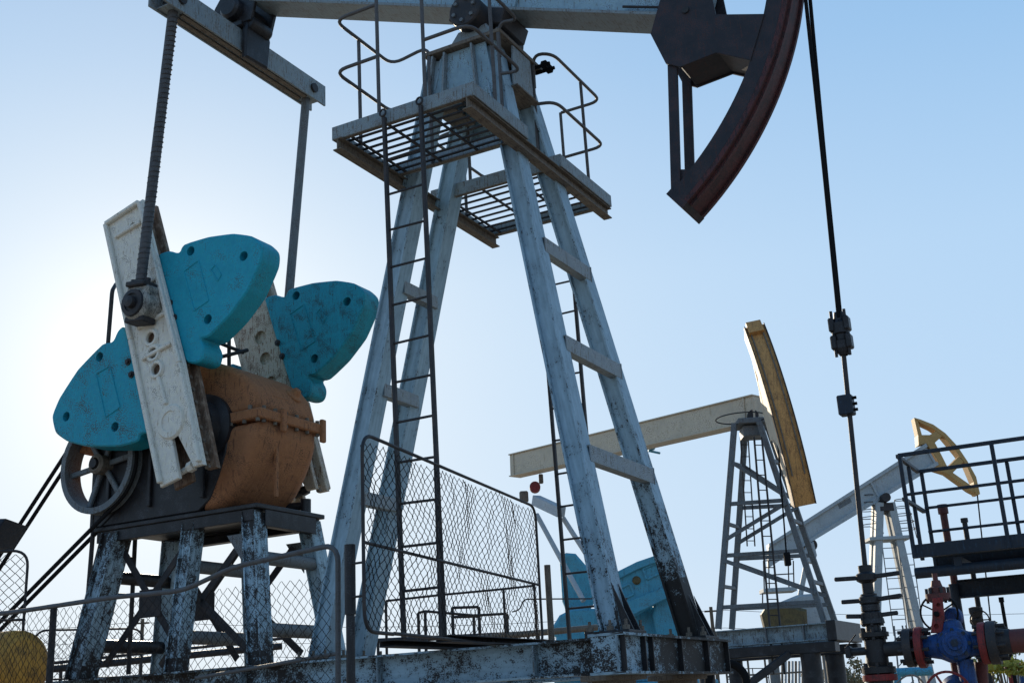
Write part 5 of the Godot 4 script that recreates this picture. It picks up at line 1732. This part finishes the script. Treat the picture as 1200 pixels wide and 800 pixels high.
	mb.box(Vector3(-8.691, 6.627, -22.304), EX, Y, EZ, 0.06, 0.1, 0.1, 0.015)
	mb.bar(Vector3(-8.775, 6.514, -22.300), Vector3(-8.571, 6.452, -22.429), 0.05, 0.04, Y, 0.008)
	part(wb, "hanger_bracket", mb, M.azure)
	# horsehead swung towards the camera side: curved face seen from the front
	var pb := Vector3(-4.998, 4.586, -19.526)
	var pt := Vector3(-5.535, 7.848, -19.635)
	var upv := (pt - pb).normalized()
	var fwd := Vector3(0.40, 0.0, 0.92)
	fwd = (fwd - upv * fwd.dot(upv)).normalized()
	var axx := fwd.cross(upv).normalized() * -1.0
	axx = upv.cross(fwd).normalized()
	var RR := 4.2
	var half := rad_to_deg(asin(pt.distance_to(pb) * 0.5 / RR))
	var ctr := (pt + pb) * 0.5 - fwd * RR * cos(deg_to_rad(half))
	mb = MB.new()
	mb.arc(ctr, fwd, upv, axx, RR - 0.05, RR, -half, half, -0.185, 0.185, 36)
	var hh := part(root, "horsehead", mb, M.orange, "orange horsehead face with dark cable grooves")
	for k in [-1.0, 1.0]:
		mb = MB.new()
		mb.arc(ctr, fwd, upv, axx, RR - 0.30, RR - 0.051, -half, half, k * 0.168 - 0.012, k * 0.168 + 0.012, 36)
		part(hh, "side_rim", mb, M.beige)
		mb = MB.new()
		mb.arc(ctr, fwd, upv, axx, RR + 0.0005, RR + 0.03, -half + 7.0, half - 3.0, k * 0.105 - 0.010, k * 0.105 + 0.010, 36)
		part(hh, "cable_guide", mb, M.rust)
		mb = MB.new()
		mb.arc(ctr, fwd, upv, axx, RR + 0.0005, RR + 0.035, -half, half, k * 0.176 - 0.008, k * 0.176 + 0.008, 36)
		part(hh, "edge_strip", mb, M.dark)
		mb = MB.new()
		mb.prism(poly([Vector2(RR - 0.28, -0.7), Vector2(RR - 0.26, 1.0), Vector2(RR - 0.9, 0.6), Vector2(RR - 1.1, 0.25), Vector2(RR - 1.1, -0.25), Vector2(RR - 0.8, -0.3)]), ctr + axx * k * 0.13, fwd, upv, axx, 0.02, 0.003)
		part(hh, "side_plate", mb, M.beige if k < 0 else M.orange)
		for e in [-1.0, 1.0]:
			mb = MB.new()
			mb.bar(ctr + fwd * (RR - 0.85) + upv * 0.3 * e + axx * 0.13 * k, ctr + fwd * (RR - 0.55) + upv * 1.45 * e + axx * 0.13 * k, 0.03, 0.08, fwd, 0.004)
			part(hh, "strut", mb, M.beige)
	mb = MB.new()
	mb.arc(ctr, fwd, upv, axx, RR + 0.001, RR + 0.10, half - 3.0, half + 0.4, -0.14, 0.12, 5)
	part(hh, "top_latch", mb, M.orange)
	mb = MB.new()
	mb.tube(Vector3(-5.312, 5.661, -19.456), Vector3(-5.340, 3.787, -19.271), 0.014, -1.0, 6)
	part(hh, "wire_rope", mb, M.black)
	mb = MB.new()
	mb.box(Vector3(-5.340, 3.720, -19.294), EX, Y, EZ, 0.05, 0.11, 0.05, 0.015)
	part(hh, "hanging_clamp", mb, M.black)
	# equalizer, rods, cranks and counterweights
	var e0 := Vector3(-12.205, 6.159, -23.217)
	mb = MB.new()
	mb.bar(Vector3(-11.750, 5.951, -22.938), Vector3(-10.871, 5.516, -22.371), 0.2, 0.22, Y, 0.01)
	part(root, "equalizer_beam", mb, M.pale)
	mb = MB.new()
	mb.lathe(Vector3(-11.850, 6.273, -23.127) - EZ * 0.1, EZ, [Vector2(0, 0), Vector2(0.12, 0.0), Vector2(0.12, 0.2), Vector2(0, 0.2)], 18)
	part(root, "tail_bearing", mb, M.red)
	mb = MB.new()
	mb.box(Vector3(-12.196, 6.121, -23.235), EX, Y, EZ, 0.1, 0.12, 0.1, 0.03)
	mb.box(Vector3(-11.788, 6.483, -23.323), EX, Y, EZ, 0.05, 0.1, 0.08, 0.02)
	part(root, "bearing_block", mb, M.rust)
	for q in [[Vector3(-11.929, 5.695, -23.289), Vector3(-10.679, 3.687, -22.761)], [Vector3(-11.081, 5.471, -22.868), Vector3(-10.505, 4.457, -22.937)]]:
		mb = MB.new()
		mb.tube(q[0], q[1], 0.055, -1.0, 12)
		part(root, "pitman_rod", mb, M.pale)
	var SP := Vector3(-10.204, 4.101, -23.340)
	mb = MB.new()
	mb.prism(poly([Vector2(-0.008, 0.125), Vector2(0.479, 0.332), Vector2(1.129, 0.513), Vector2(1.213, 0.240), Vector2(1.352, -0.213), Vector2(1.136, -0.414), Vector2(0.707, -0.602), Vector2(0.333, -0.793), Vector2(0.117, -0.361)]), SP, EX, Y, EZ, 0.4, 0.03)
	var cr := part(root, "crank", mb, M.azure)
	for q in [poly([Vector2(0.112, -0.184), Vector2(0.299, -0.105), Vector2(0.371, -0.321), Vector2(0.185, -0.399), Vector2(0.112, -0.184)]), poly([Vector2(0.593, 0.183), Vector2(0.930, 0.308), Vector2(0.983, 0.091), Vector2(0.665, -0.035), Vector2(0.593, 0.183)])]:
		for e in 4:
			mb = MB.new()
			var u0: Vector2 = q[e]
			var u1: Vector2 = q[e + 1]
			mb.bar(SP + EX * u0.x + Y * u0.y + EZ * 0.21, SP + EX * u1.x + Y * u1.y + EZ * 0.21, 0.05, 0.05, EZ, 0.012)
			part(cr, "cast_rib", mb, M.azure)
	mb = MB.new()
	mb.lathe(Vector3(-9.715, 4.057, -23.377), EZ, [Vector2(0.09, -0.1), Vector2(0.09, 0.03), Vector2(0.05, 0.06), Vector2(0, 0.06)], 18)
	part(cr, "boss", mb, M.olive)
	mb = MB.new()
	mb.prism(poly([Vector2(-0.008, 0.125), Vector2(0.479, 0.332), Vector2(1.129, 0.513), Vector2(1.172, 0.385), Vector2(0.521, 0.186), Vector2(0.035, -0.020)]), SP + EZ * 0.24, EX, Y, EZ, 0.08, 0.015)
	part(cr, "rib", mb, M.azure)
	mb = MB.new()
	mb.prism(poly([Vector2(0.233, -0.472), Vector2(0.880, -0.259), Vector2(1.308, -0.104), Vector2(1.343, -0.318), Vector2(0.895, -0.507), Vector2(0.300, -0.756)]), SP + EZ * 0.24, EX, Y, EZ, 0.06, 0.01)
	part(cr, "rib", mb, M.azure)
	mb = MB.new()
	mb.prism(poly([Vector2(0.265, -0.754), Vector2(0.627, -0.493), Vector2(0.885, -0.611), Vector2(1.134, -1.026), Vector2(1.244, -2.145), Vector2(0.017, -2.083)]), SP - EZ * 0.5, EX, Y, EZ, 0.5, 0.04)
	part(root, "counterweight", mb, M.azure)
	mb = MB.new()
	mb.prism(poly([Vector2(-1.102, 0.558), Vector2(-0.965, 0.714), Vector2(-0.748, 0.684), Vector2(-0.514, 0.384), Vector2(-0.385, -0.335), Vector2(-0.586, -0.640), Vector2(-0.981, -0.655), Vector2(-1.102, -0.297)]), SP - EZ * 0.8, EX, Y, EZ, 0.35, 0.05)
	part(root, "counterweight", mb, M.azure)
	mb = MB.new()
	mb.prism(poly([Vector2(-1.410, -0.947), Vector2(-1.195, -0.644), Vector2(-0.900, -0.519), Vector2(-0.400, -0.545), Vector2(-0.354, -1.381), Vector2(-0.439, -2.059), Vector2(-1.387, -2.011), Vector2(-1.294, -1.091)]), SP - EZ * 0.35, EX, Y, EZ, 0.4, 0.05)
	part(root, "gearbox", mb, M.azure)
	mb = MB.new()
	mb.prism(poly([Vector2(0.883, -0.224), Vector2(1.258, -0.066), Vector2(1.333, -0.424), Vector2(1.307, -1.466), Vector2(0.909, -1.958), Vector2(0.748, -0.744)]), SP - EZ * 0.15, EX, Y, EZ, 0.4, 0.04)
	part(root, "counterweight", mb, M.azure)
	mb = MB.new()
	mb.abox(SP + Vector3(-2.4, -3.5, -1.4), SP + Vector3(1.6, -2.1, 0.4), 0.03)
	part(root, "pedestal", mb, M.azure)

func third_unit() -> void:
	var Y := Vector3.UP
	var T := Vector3(-6.256, 6.188, -32.987)
	var root := thing("grey_pumpjack", "far pumpjack with a pale grey beam and a yellow open horsehead", "pumpjack", Vector3(T.x, 0, T.z))
	var mb := MB.new()
	var B := func(q: Array) -> PackedVector2Array: return PackedVector2Array(q)
	# beam: side outline
	mb.prism(poly([Vector2(-3.387, -1.330), Vector2(-3.320, -0.744), Vector2(1.262, 1.745), Vector2(1.510, 1.231), Vector2(-0.918, 0.049), Vector2(-2.456, -0.812)]), T, EX, Y, EZ, 0.26, 0.01)
	var wb := part(root, "walking_beam", mb, M.far_grey)
	mb = MB.new()
	mb.prism(poly([Vector2(-3.325, -0.789), Vector2(-3.315, -0.698), Vector2(1.270, 1.792), Vector2(1.302, 1.695)]), T, EX, Y, EZ, 0.42, 0.004)
	part(wb, "flange", mb, M.far_grey)
	mb = MB.new()
	mb.prism(poly([Vector2(-2.462, -0.857), Vector2(-2.451, -0.767), Vector2(-0.914, 0.072), Vector2(1.495, 1.280), Vector2(1.526, 1.183)]), T, EX, Y, EZ, 0.40, 0.004)
	part(wb, "flange", mb, M.far_grey)
	for q in [poly([Vector2(-0.397, 0.791), Vector2(-0.348, 0.812), Vector2(-0.160, 0.334), Vector2(-0.210, 0.313)]), poly([Vector2(1.283, 1.576), Vector2(1.333, 1.598), Vector2(1.483, 1.209), Vector2(1.433, 1.188)])]:
		mb = MB.new()
		mb.prism(q, T, EX, Y, EZ, 0.36, 0.003)
		part(wb, "stiffener", mb, M.far_grey)
	mb = MB.new()
	mb.prism(poly([Vector2(-1.329, 0.256), Vector2(-0.982, 0.424), Vector2(-0.952, 0.306), Vector2(-1.299, 0.138)]), T + EZ * 0.135, EX, Y, EZ, 0.012, 0.002)
	part(wb, "name_plate", mb, M.grey)
	# horsehead of open webs
	mb = MB.new()
	mb.prism(poly([Vector2(1.075, 2.526), Vector2(1.232, 2.469), Vector2(1.561, 2.306), Vector2(1.851, 2.049), Vector2(2.120, 1.675), Vector2(2.329, 1.235), Vector2(2.490, 0.801), Vector2(2.518, 0.331), Vector2(2.432, 0.312), Vector2(2.378, 0.408), Vector2(2.398, 0.665), Vector2(2.286, 1.118), Vector2(2.070, 1.510), Vector2(1.789, 1.956), Vector2(1.499, 2.212), Vector2(1.217, 2.373)]), T, EX, Y, EZ, 0.36, 0.01)
	var hh := part(root, "horsehead", mb, M.yellow)
	mb = MB.new()
	mb.prism(poly([Vector2(1.106, 2.041), Vector2(1.423, 2.024), Vector2(1.628, 2.133), Vector2(1.769, 1.981), Vector2(1.530, 1.802), Vector2(1.644, 1.485), Vector2(1.770, 1.099), Vector2(2.120, 1.388), Vector2(2.236, 1.240), Vector2(1.805, 0.885), Vector2(1.720, 0.936), Vector2(1.369, 1.073), Vector2(1.541, 1.277), Vector2(1.293, 1.791), Vector2(1.076, 1.755)]), T, EX, Y, EZ, 0.33, 0.01)
	part(hh, "web_plate", mb, M.yellow)
	mb = MB.new()
	mb.prism(poly([Vector2(1.075, 2.526), Vector2(1.162, 2.473), Vector2(1.213, 2.035), Vector2(1.107, 2.017)]), T, EX, Y, EZ, 0.31, 0.01)
	part(hh, "strut", mb, M.yellow)
	mb = MB.new()
	mb.prism(poly([Vector2(1.678, 0.962), Vector2(1.805, 1.026), Vector2(2.355, 0.550), Vector2(2.520, 0.424), Vector2(2.478, 0.310), Vector2(2.267, 0.438)]), T, EX, Y, EZ, 0.31, 0.01)
	part(hh, "strut", mb, M.yellow)
	mb = MB.new()
	mb.tube(Vector3(-4.030, 6.504, -34.053), Vector3(-4.234, 2.922, -34.021), 0.02, -1.0, 6)
	part(root, "polished_rod", mb, M.black)
	# tower
	for k in [-1.0, 1.0]:
		for q in [[Vector3(-6.435, 6.421, -32.810), Vector3(-7.515, 1.818, -32.673)], [Vector3(-6.173, 6.406, -32.955), Vector3(-5.833, 1.721, -33.598)]]:
			mb = MB.new()
			var a: Vector3 = q[0] + EZ * k * 0.16
			var b: Vector3 = q[1] + EZ * k * 0.3
			b.y = 0.0
			mb.bar(a, b, 0.2, 0.2, EX, 0.01)
			part(root, "tower_leg", mb, M.far_grey)
	mb = MB.new()
	mb.lathe(Vector3(-6.293, 6.524, -32.850) - EZ * 0.35, EZ, [Vector2(0, 0), Vector2(0.12, 0), Vector2(0.12, 0.7), Vector2(0, 0.7)], 18)
	mb.box(Vector3(-6.320, 6.281, -32.921), EX, Y, EZ, 0.2, 0.12, 0.3, 0.02)
	part(root, "saddle_bearing", mb, M.dark)
	mb = MB.new()
	mb.box(Vector3(-6.353, 5.460, -32.955), EX, Y, EZ, 0.56, 0.045, 0.36, 0.01)
	part(root, "platform", mb, M.far_grey)
	for px in [0, 1]:
		var c: Vector3 = [Vector3(-6.660, 6.211, -32.765), Vector3(-5.894, 6.056, -33.225)][px]
		for i in 5:
			mb = MB.new()
			mb.torus(c + Y * (0.45 - i * 0.2), Y, 0.17 + 0.03 * i, 0.012, 18, 5)
			part(root, "cage_hoop", mb, M.dark)
		for k in [-1.0, 1.0]:
			mb = MB.new()
			mb.tube(c + Vector3(0, 0.45, 0) + EX * k * 0.17, c - Y * 0.6 + EX * k * 0.28, 0.012, -1.0, 5)
			part(root, "cage_bar", mb, M.dark)
	var l0 := [Vector3(-6.429, 5.344, -32.600), Vector3(-6.544, 2.947, -32.790)]
	for e in [0.0, 0.42]:
		mb = MB.new()
		for s in [0.0, 0.36]:
			mb.tube(l0[0] + EX * (s + e) - Y * e * 0.4, l0[1] + EX * (s + e + 0.05) - Y * e * 0.9, 0.014, -1.0, 5)
		var lad := part(root, "ladder", mb, M.grey)
		for i in 9:
			mb = MB.new()
			var p: Vector3 = (l0[0] - Y * e * 0.4 as Vector3).lerp(l0[1] - Y * e * 0.9 + EX * 0.05, 0.06 + i * 0.11) + EX * e
			mb.tube(p, p + EX * 0.36, 0.012, -1.0, 5)
			part(lad, "rung", mb, M.grey)
	# tail bearing, pitman and cranks
	mb = MB.new()
	mb.lathe(Vector3(-8.285, 5.415, -32.186) - EZ * 0.3, EZ, [Vector2(0, 0), Vector2(0.17, 0), Vector2(0.17, 0.6), Vector2(0, 0.6)], 18)
	part(root, "tail_bearing", mb, M.dark)
	mb = MB.new()
	mb.prism(poly([Vector2(-2.340, -0.795), Vector2(-2.146, -0.714), Vector2(-2.101, -1.081), Vector2(-2.197, -1.302), Vector2(-2.373, -1.247), Vector2(-2.436, -1.018)]), T + EZ * 0.2, EX, Y, EZ, 0.2, 0.02)
	part(root, "equalizer_beam", mb, M.far_grey)
	mb = MB.new()
	mb.tube(Vector3(-8.403, 5.022, -32.262), Vector3(-8.935, 3.211, -32.025), 0.07, -1.0, 10)
	part(root, "pitman_rod", mb, M.far_grey)
	mb = MB.new()
	mb.prism(poly([Vector2(-3.315, -2.272), Vector2(-2.678, -2.061), Vector2(-2.110, -2.046), Vector2(-1.826, -2.305), Vector2(-1.749, -2.574), Vector2(-1.879, -3.050), Vector2(-3.587, -3.071)]), T - EZ * 0.3, EX, Y, EZ, 0.8, 0.06)
	part(root, "belt_guard", mb, M.far_grey)
	mb = MB.new()
	mb.prism(poly([Vector2(-3.799, -2.556), Vector2(-3.667, -2.387), Vector2(-3.390, -2.335), Vector2(-2.943, -2.380), Vector2(-2.617, -2.485), Vector2(-2.651, -3.120), Vector2(-3.736, -2.998)]), T + EZ * 0.45, EX, Y, EZ, 0.4, 0.08)
	part(root, "counterweight", mb, M.olive)
	for q in [Vector3(-9.516, 2.806, -31.860), Vector3(-8.251, 2.799, -32.532)]:
		mb = MB.new()
		mb.tube(Vector3(q.x, 0, q.z), q, 0.14, -1.0, 12)
		part(root, "pile", mb, M.grey)
	mb = MB.new()
	mb.bar(Vector3(-9.780, 2.997, -31.653), Vector3(-7.966, 3.023, -32.604), 0.5, 0.2, Y, 0.02)
	part(root, "base_beam", mb, M.grey)
	var q0 := Vector3(-8.998, 4.163, -29.880)
	mb = MB.new()
	mb.box(Vector3(-8.658, 4.144, -30.067), EX, Y, EZ, 0.42, 0.05, 0.3, 0.008)
	part(root, "side_platform", mb, M.far_grey)
	for px in [[Vector3(-8.960, 4.161, -29.900), Vector3(-8.839, 4.884, -29.710)], [Vector3(-8.847, 4.154, -29.963), Vector3(-8.725, 4.877, -29.773)], [Vector3(-8.411, 4.129, -30.202), Vector3(-8.290, 4.852, -30.012)], [Vector3(-8.298, 4.123, -30.264), Vector3(-8.176, 4.846, -30.074)], [Vector3(-8.839, 4.884, -29.710), Vector3(-8.168, 4.887, -30.064)], [Vector3(-8.888, 4.532, -29.808), Vector3(-8.237, 4.536, -30.151)], [Vector3(-9.006, 4.122, -29.890), Vector3(-9.079, 3.751, -29.982)]]:
		mb = MB.new()
		mb.tube(px[0], px[1], 0.017, -1.0, 6)
		part(root, "platform_rail", mb, M.dark)

func leaf_ball(mb: MB, o: Vector3, r: Vector3, count: int, size: float) -> void:
	for i in count:
		var d := Vector3(rng.randfn(), rng.randfn(), rng.randfn()).normalized() * pow(rng.randf(), 0.4)
		var p := o + Vector3(d.x * r.x, d.y * r.y, d.z * r.z)
		var a := Vector3(rng.randfn(), rng.randfn(), rng.randfn()).normalized()
		var b := a.cross(Vector3(rng.randfn(), rng.randfn(), rng.randfn())).normalized()
		var n := a.cross(b)
		var s := size * rng.randf_range(0.6, 1.3)
		mb.tri(p - a * s, p + b * s * 0.45, p + a * s, n, n, n)
		mb.tri(p - a * s, p + a * s, p - b * s * 0.45, n, n, n)

func bush(called: String, label: String, category: String, o: Vector3, h: float, w: float, leaf: Material, count: int, size: float, group := "") -> void:
	var root := thing(called, label, category, Vector3(o.x, 0, o.z), group)
	var mb := MB.new()
	var b := Vector3(o.x, 0, o.z)
	var tips := []
	for i in 9:
		var t := b + Vector3(rng.randf_range(-w, w), h * rng.randf_range(0.65, 1.0), rng.randf_range(-w, w))
		mb.tube(b + Vector3(rng.randf_range(-0.1, 0.1), 0, rng.randf_range(-0.1, 0.1)), b.lerp(t, 0.55) + Vector3(0, h * 0.1, 0), 0.012 * h, 0.008 * h, 5)
		mb.tube(b.lerp(t, 0.55) + Vector3(0, h * 0.1, 0), t, 0.008 * h, 0.003, 5)
		tips.append(t)
		tips.append(b.lerp(t, 0.7) + Vector3(rng.randf_range(-0.2, 0.2), h * 0.06, rng.randf_range(-0.2, 0.2)) * w)
	part(root, "branches", mb, M.bark)
	mb = MB.new()
	for t in tips:
		leaf_ball(mb, t, Vector3(0.3, 0.22, 0.3) * w, int(count / 18.0), size)
	part(root, "foliage", mb, leaf)

func railing(called: String, label: String, pts: Array, hs: Array, r: float, mat: Material) -> void:
	# upright pipes at pts from the ground to the top, joined by level rails
	var root := thing(called, label, "railing", Vector3(pts[0].x, 0, pts[0].z))
	for p in pts:
		var mb := MB.new()
		mb.tube(Vector3(p.x, 0, p.z), p, r, -1.0, 8)
		part(root, "post", mb, mat)
	for h in hs:
		for i in pts.size() - 1:
			var mb := MB.new()
			mb.tube(pts[i] - Vector3(0, h, 0), pts[i + 1] - Vector3(0, h, 0), r * 0.85, -1.0, 8)
			part(root, "rail", mb, mat)

func background() -> void:
	var Y := Vector3.UP
	var Z := Vector3.BACK
	var mb: MB
	# ochre tank by the fence
	var c := Vector3(-8.213, 2.126, -6.607)
	var root := thing("ochre_tank", "ochre horizontal tank with rounded end behind the low fence", "tank", Vector3(c.x, 0, c.z))
	mb = MB.new()
	var dirx := Vector3(1, 0, 0.1).normalized()
	mb.lathe(c - dirx * 0.9, dirx, [Vector2(0, 0), Vector2(0.2, 0.02), Vector2(0.27, 0.1), Vector2(0.28, 0.2), Vector2(0.28, 1.0), Vector2(0.27, 1.10), Vector2(0.2, 1.18), Vector2(0.1, 1.21), Vector2(0, 1.22)], 32)
	part(root, "shell", mb, M.drum)
	mb = MB.new()
	mb.torus(c - dirx * 0.1, dirx, 0.283, 0.008, 32, 6)
	mb.tube(c + Vector3(-0.2, 0.28, 0), c + Vector3(-0.2, 0.36, 0), 0.05, -1.0, 12)
	part(root, "strap", mb, M.rust)
	for k in [-0.7, 0.05]:
		mb = MB.new()
		mb.abox(Vector3(c.x + k - 0.04, 0, c.z - 0.22), Vector3(c.x + k + 0.04, c.y - 0.22, c.z + 0.22), 0.01)
		part(root, "saddle", mb, M.rust)
	# dark hood of the control cabinet, mostly out of frame
	c = Vector3(-9.270, 3.329, -7.046)
	root = thing("control_cabinet", "dark sheet-metal cabinet hood with a pointed edge behind the drive belts", "cabinet", Vector3(c.x, 0, c.z))
	mb = MB.new()
	mb.prism(poly([Vector2(-0.5, 0.12), Vector2(0.37, 0.10), Vector2(0.24, -0.12), Vector2(0.20, -0.13), Vector2(-0.5, -0.13)]), c, EX, Y, EZ, 0.5, 0.01)
	part(root, "hood", mb, M.navy)
	mb = MB.new()
	mb.box(c + Y * -1.05 - EX * 0.2, EX, Y, EZ, 0.28, 0.85, 0.22, 0.01)
	part(root, "body", mb, M.navy)
	mb = MB.new()
	mb.tube(Vector3(c.x, 0, c.z) - EX * 0.2, c - EX * 0.2 - Y * 1.9, 0.06, -1.0, 10)
	part(root, "stand", mb, M.navy)
	# railings and pipework standing behind the base
	railing("pipe_railing", "low pipe railing behind the guard panel under the tower", [Vector3(-7.837, 2.859, -11.405), Vector3(-7.387, 2.912, -11.862), Vector3(-6.882, 2.970, -12.464), Vector3(-6.650, 3.010, -12.809)], [0.0], 0.016, M.dark)
	railing("box_railing", "square pipe frame railing behind the ladder foot", [Vector3(-8.376, 2.834, -12.906), Vector3(-8.296, 2.850, -12.942), Vector3(-7.870, 2.783, -13.428), Vector3(-7.492, 2.783, -13.629)], [0.0], 0.02, M.dark)
	railing("tall_frame", "taller narrow pipe frame behind the guard panel", [Vector3(-8.305, 2.925, -13.622), Vector3(-7.997, 2.918, -13.787)], [0.0, 0.12], 0.022, M.dark)
	for q in [["ground_pipe", "long dark pipe on supports behind the base beam", Vector3(-9.714, 2.583, -13.471), Vector3(-7.749, 2.613, -15.211), 0.035, M.dark], ["brown_pipe", "rusty brown pipe on supports beside the guard panel", Vector3(-7.773, 2.487, -13.347), Vector3(-6.593, 2.569, -14.416), 0.04, M.rust], ["twin_pipe", "dark twin pipe run behind the pedestal", Vector3(-12.772, 2.379, -10.741), Vector3(-10.633, 2.581, -12.986), 0.045, M.dark], ["upper_pipe", "thin dark pipe run above the twin pipe behind the pedestal", Vector3(-13.184, 2.479, -11.080), Vector3(-10.840, 2.719, -13.420), 0.02, M.dark]]:
		root = thing(q[0], q[1], "pipe", Vector3(q[2].x, 0, q[2].z))
		mb = MB.new()
		mb.tube(q[2], q[3], q[4], -1.0, 12)
		part(root, "pipe", mb, q[5])
		for t in [0.1, 0.5, 0.9]:
			mb = MB.new()
			var p: Vector3 = q[2].lerp(q[3], t)
			mb.tube(Vector3(p.x, 0, p.z), p, 0.02, -1.0, 8)
			part(root, "support", mb, M.dark)
	mb = MB.new()
	mb.sweep(bez([Vector3(-7.088, 2.745, -13.026), Vector3(-6.991, 2.770, -13.069), Vector3(-6.940, 2.888, -13.054), Vector3(-6.223, 2.918, -14.607)], 0.08, 4), 0.009, 6)
	mb.tube(Vector3(-6.233, 2.919, -14.602), Vector3(-6.229, 1.239, -14.366), 0.009, -1.0, 6)
	solo("bent_conduit", mb, M.dark, "thin bent conduit running out past the guard panel post", "pipe", Vector3(-6.229, 1.239, -14.366))
	# under the second unit
	railing("site_railing", "rusty pipe railing under the beige pumpjack base", [Vector3(-8.122, 2.369, -23.866), Vector3(-7.786, 2.386, -24.275), Vector3(-7.508, 2.388, -24.539), Vector3(-6.752, 2.400, -25.290)], [0.0, 0.35], 0.022, M.rust)
	railing("far_railing", "thin railing along the ground under the beige pumpjack", [Vector3(-9.150, 2.222, -26.928), Vector3(-8.908, 2.227, -27.055), Vector3(-8.631, 2.229, -27.200), Vector3(-8.325, 2.212, -27.368)], [0.0, 0.2], 0.012, M.dark)
	root = thing("brick_stack", "tilted stack of weathered boards under the beige pumpjack", "boards", Vector3(-7.747, 1.866, -26.610))
	for i in 9:
		mb = MB.new()
		var a := [Vector3(-7.993, 1.881, -26.475), Vector3(-7.928, 1.877, -26.511), Vector3(-7.862, 1.873, -26.547), Vector3(-7.796, 1.869, -26.583), Vector3(-7.731, 1.865, -26.619), Vector3(-7.665, 1.862, -26.655), Vector3(-7.600, 1.858, -26.692), Vector3(-7.534, 1.854, -26.728), Vector3(-7.468, 1.850, -26.764)][i] as Vector3
		mb.bar(Vector3(a.x, 0, a.z), a + EX * 0.28 + Y * 0.45, 0.05, 0.045, EX, 0.004)
		part(root, "board", mb, M.rust if i % 2 == 0 else M.pale)
	mb = MB.new()
	mb.torus(Vector3(-5.942, 1.943, -17.468) - Y * 0.12, EZ, 0.28, 0.06, 28, 10)
	solo("old_tyre", mb, M.black, "black round tyre rim standing past the end of the base", "tyre", Vector3(-5.942, 1.943, -17.468) - Y * 0.5)
	# leaning dark brace seen between the bases
	mb = MB.new()
	mb.bar(Vector3(-6.303, 1.828, -19.687), Vector3(-5.747, 2.262, -20.184), 0.1, 0.12, Y, 0.01)
	mb.tube(Vector3(-6.0, 0, -19.2), Vector3(-6.303, 1.828, -19.687), 0.05, -1.0, 8)
	solo("leaning_brace", mb, M.oily, "dark leaning brace below the beige pumpjack base", "brace", Vector3(-6.0, 0, -19.2))
	# lattice mast
	var m0 := Vector3(-9.433, 3.967, -48.673)
	root = thing("lattice_mast", "thin far lattice mast behind the wellhead", "mast", Vector3(m0.x, 0, m0.z))
	for k in [[-0.16, 0.0], [0.16, 0.05], [0.3, -0.3]]:
		mb = MB.new()
		mb.tube(Vector3(m0.x, 0, m0.z) + EX * k[0] * 2.2, m0 + EX * k[0], 0.035, -1.0, 6)
		part(root, "leg", mb, M.grey)
	for i in 7:
		mb = MB.new()
		var y := 0.5 + i * 0.48
		mb.tube(Vector3(m0.x, y, m0.z) - EX * 0.25, Vector3(m0.x, y + 0.45, m0.z) + EX * 0.3, 0.02, -1.0, 5)
		part(root, "brace", mb, M.grey)
	# power lines strung between distant wooden poles
	for i in 3:
		var p0: Vector3 = [Vector3(-83.050, 8.729, -36.493), Vector3(-85.596, 8.041, -37.758), Vector3(-88.122, 7.457, -38.997)][i]
		var p1: Vector3 = [Vector3(5.702, 5.651, -84.519), Vector3(5.653, 4.678, -87.205), Vector3(5.622, 3.796, -89.868)][i]
		mb = MB.new()
		var pts := []
		for j in 41:
			var t := j / 40.0
			var seg := fposmod(t * 3.0, 1.0)
			pts.append(p0.lerp(p1, t) - Y * 1.4 * 4.0 * seg * (1.0 - seg) * 0.45)
		mb.sweep(pts, 0.013, 4)
		solo("power_line", mb, M.black, ["topmost thin power line sagging low across the sky", "middle thin power line sagging low across the sky", "lowest thin power line sagging low across the sky"][i], "wire", p0)
	for t in [0.0, 0.3333, 0.6667, 1.0]:
		var p: Vector3 = Vector3(-83.050, 8.729, -36.493).lerp(Vector3(5.702, 5.651, -84.519), t)
		root = thing("power_pole", ["distant wooden pole at the far end of the power lines beyond the drive belts", "distant wooden pole of the power line standing behind the main pumpjack", "distant wooden pole of the power line standing beyond the beige pumpjack tower", "distant wooden pole of the power line beyond the service platform"][roundi(t * 3.0)], "pole", Vector3(p.x, 0, p.z), "poles of the power line")
		mb = MB.new()
		mb.tube(Vector3(p.x, 0, p.z), p + Y * 0.15, 0.13, 0.1, 10)
		part(root, "mast", mb, M.bark)
		mb = MB.new()
		mb.bar(p - EX * 0.4 - Y * 0.1, p + EX * 0.4 - Y * 0.1, 0.1, 0.1, Y, 0.01)
		part(root, "crossarm", mb, M.bark)
	# vegetation
	bush("shrub", "yellow green leafy shrub below the blue valve", "shrub", Vector3(-1.507, 1.616, -11.281), 1.78, 0.3, M.leaf_yellow, 1300, 0.04)
	bush("small_tree", "sparse young tree with thin leaves behind the flow pipe", "tree", Vector3(-5.263, 3.155, -44.057), 3.5, 0.9, M.leaf, 700, 0.09)
	for i in 3:
		var p: Vector3 = [Vector3(-12.780, 2.338, -52.215), Vector3(-12.687, 2.404, -54.610), Vector3(-14.398, 2.357, -54.907)][i]
		bush("scrub_bush", ["low dry scrub bush on the skyline beyond the black wellhead", "tallest dry scrub bush beyond the legs of the far pumpjack", "dry scrub bush beyond the end of the beige pumpjack base"][i], "bush", p, [2.9, 3.0, 2.6][i], 1.1, M.scrub, 900, 0.09, "scrub on the skyline")
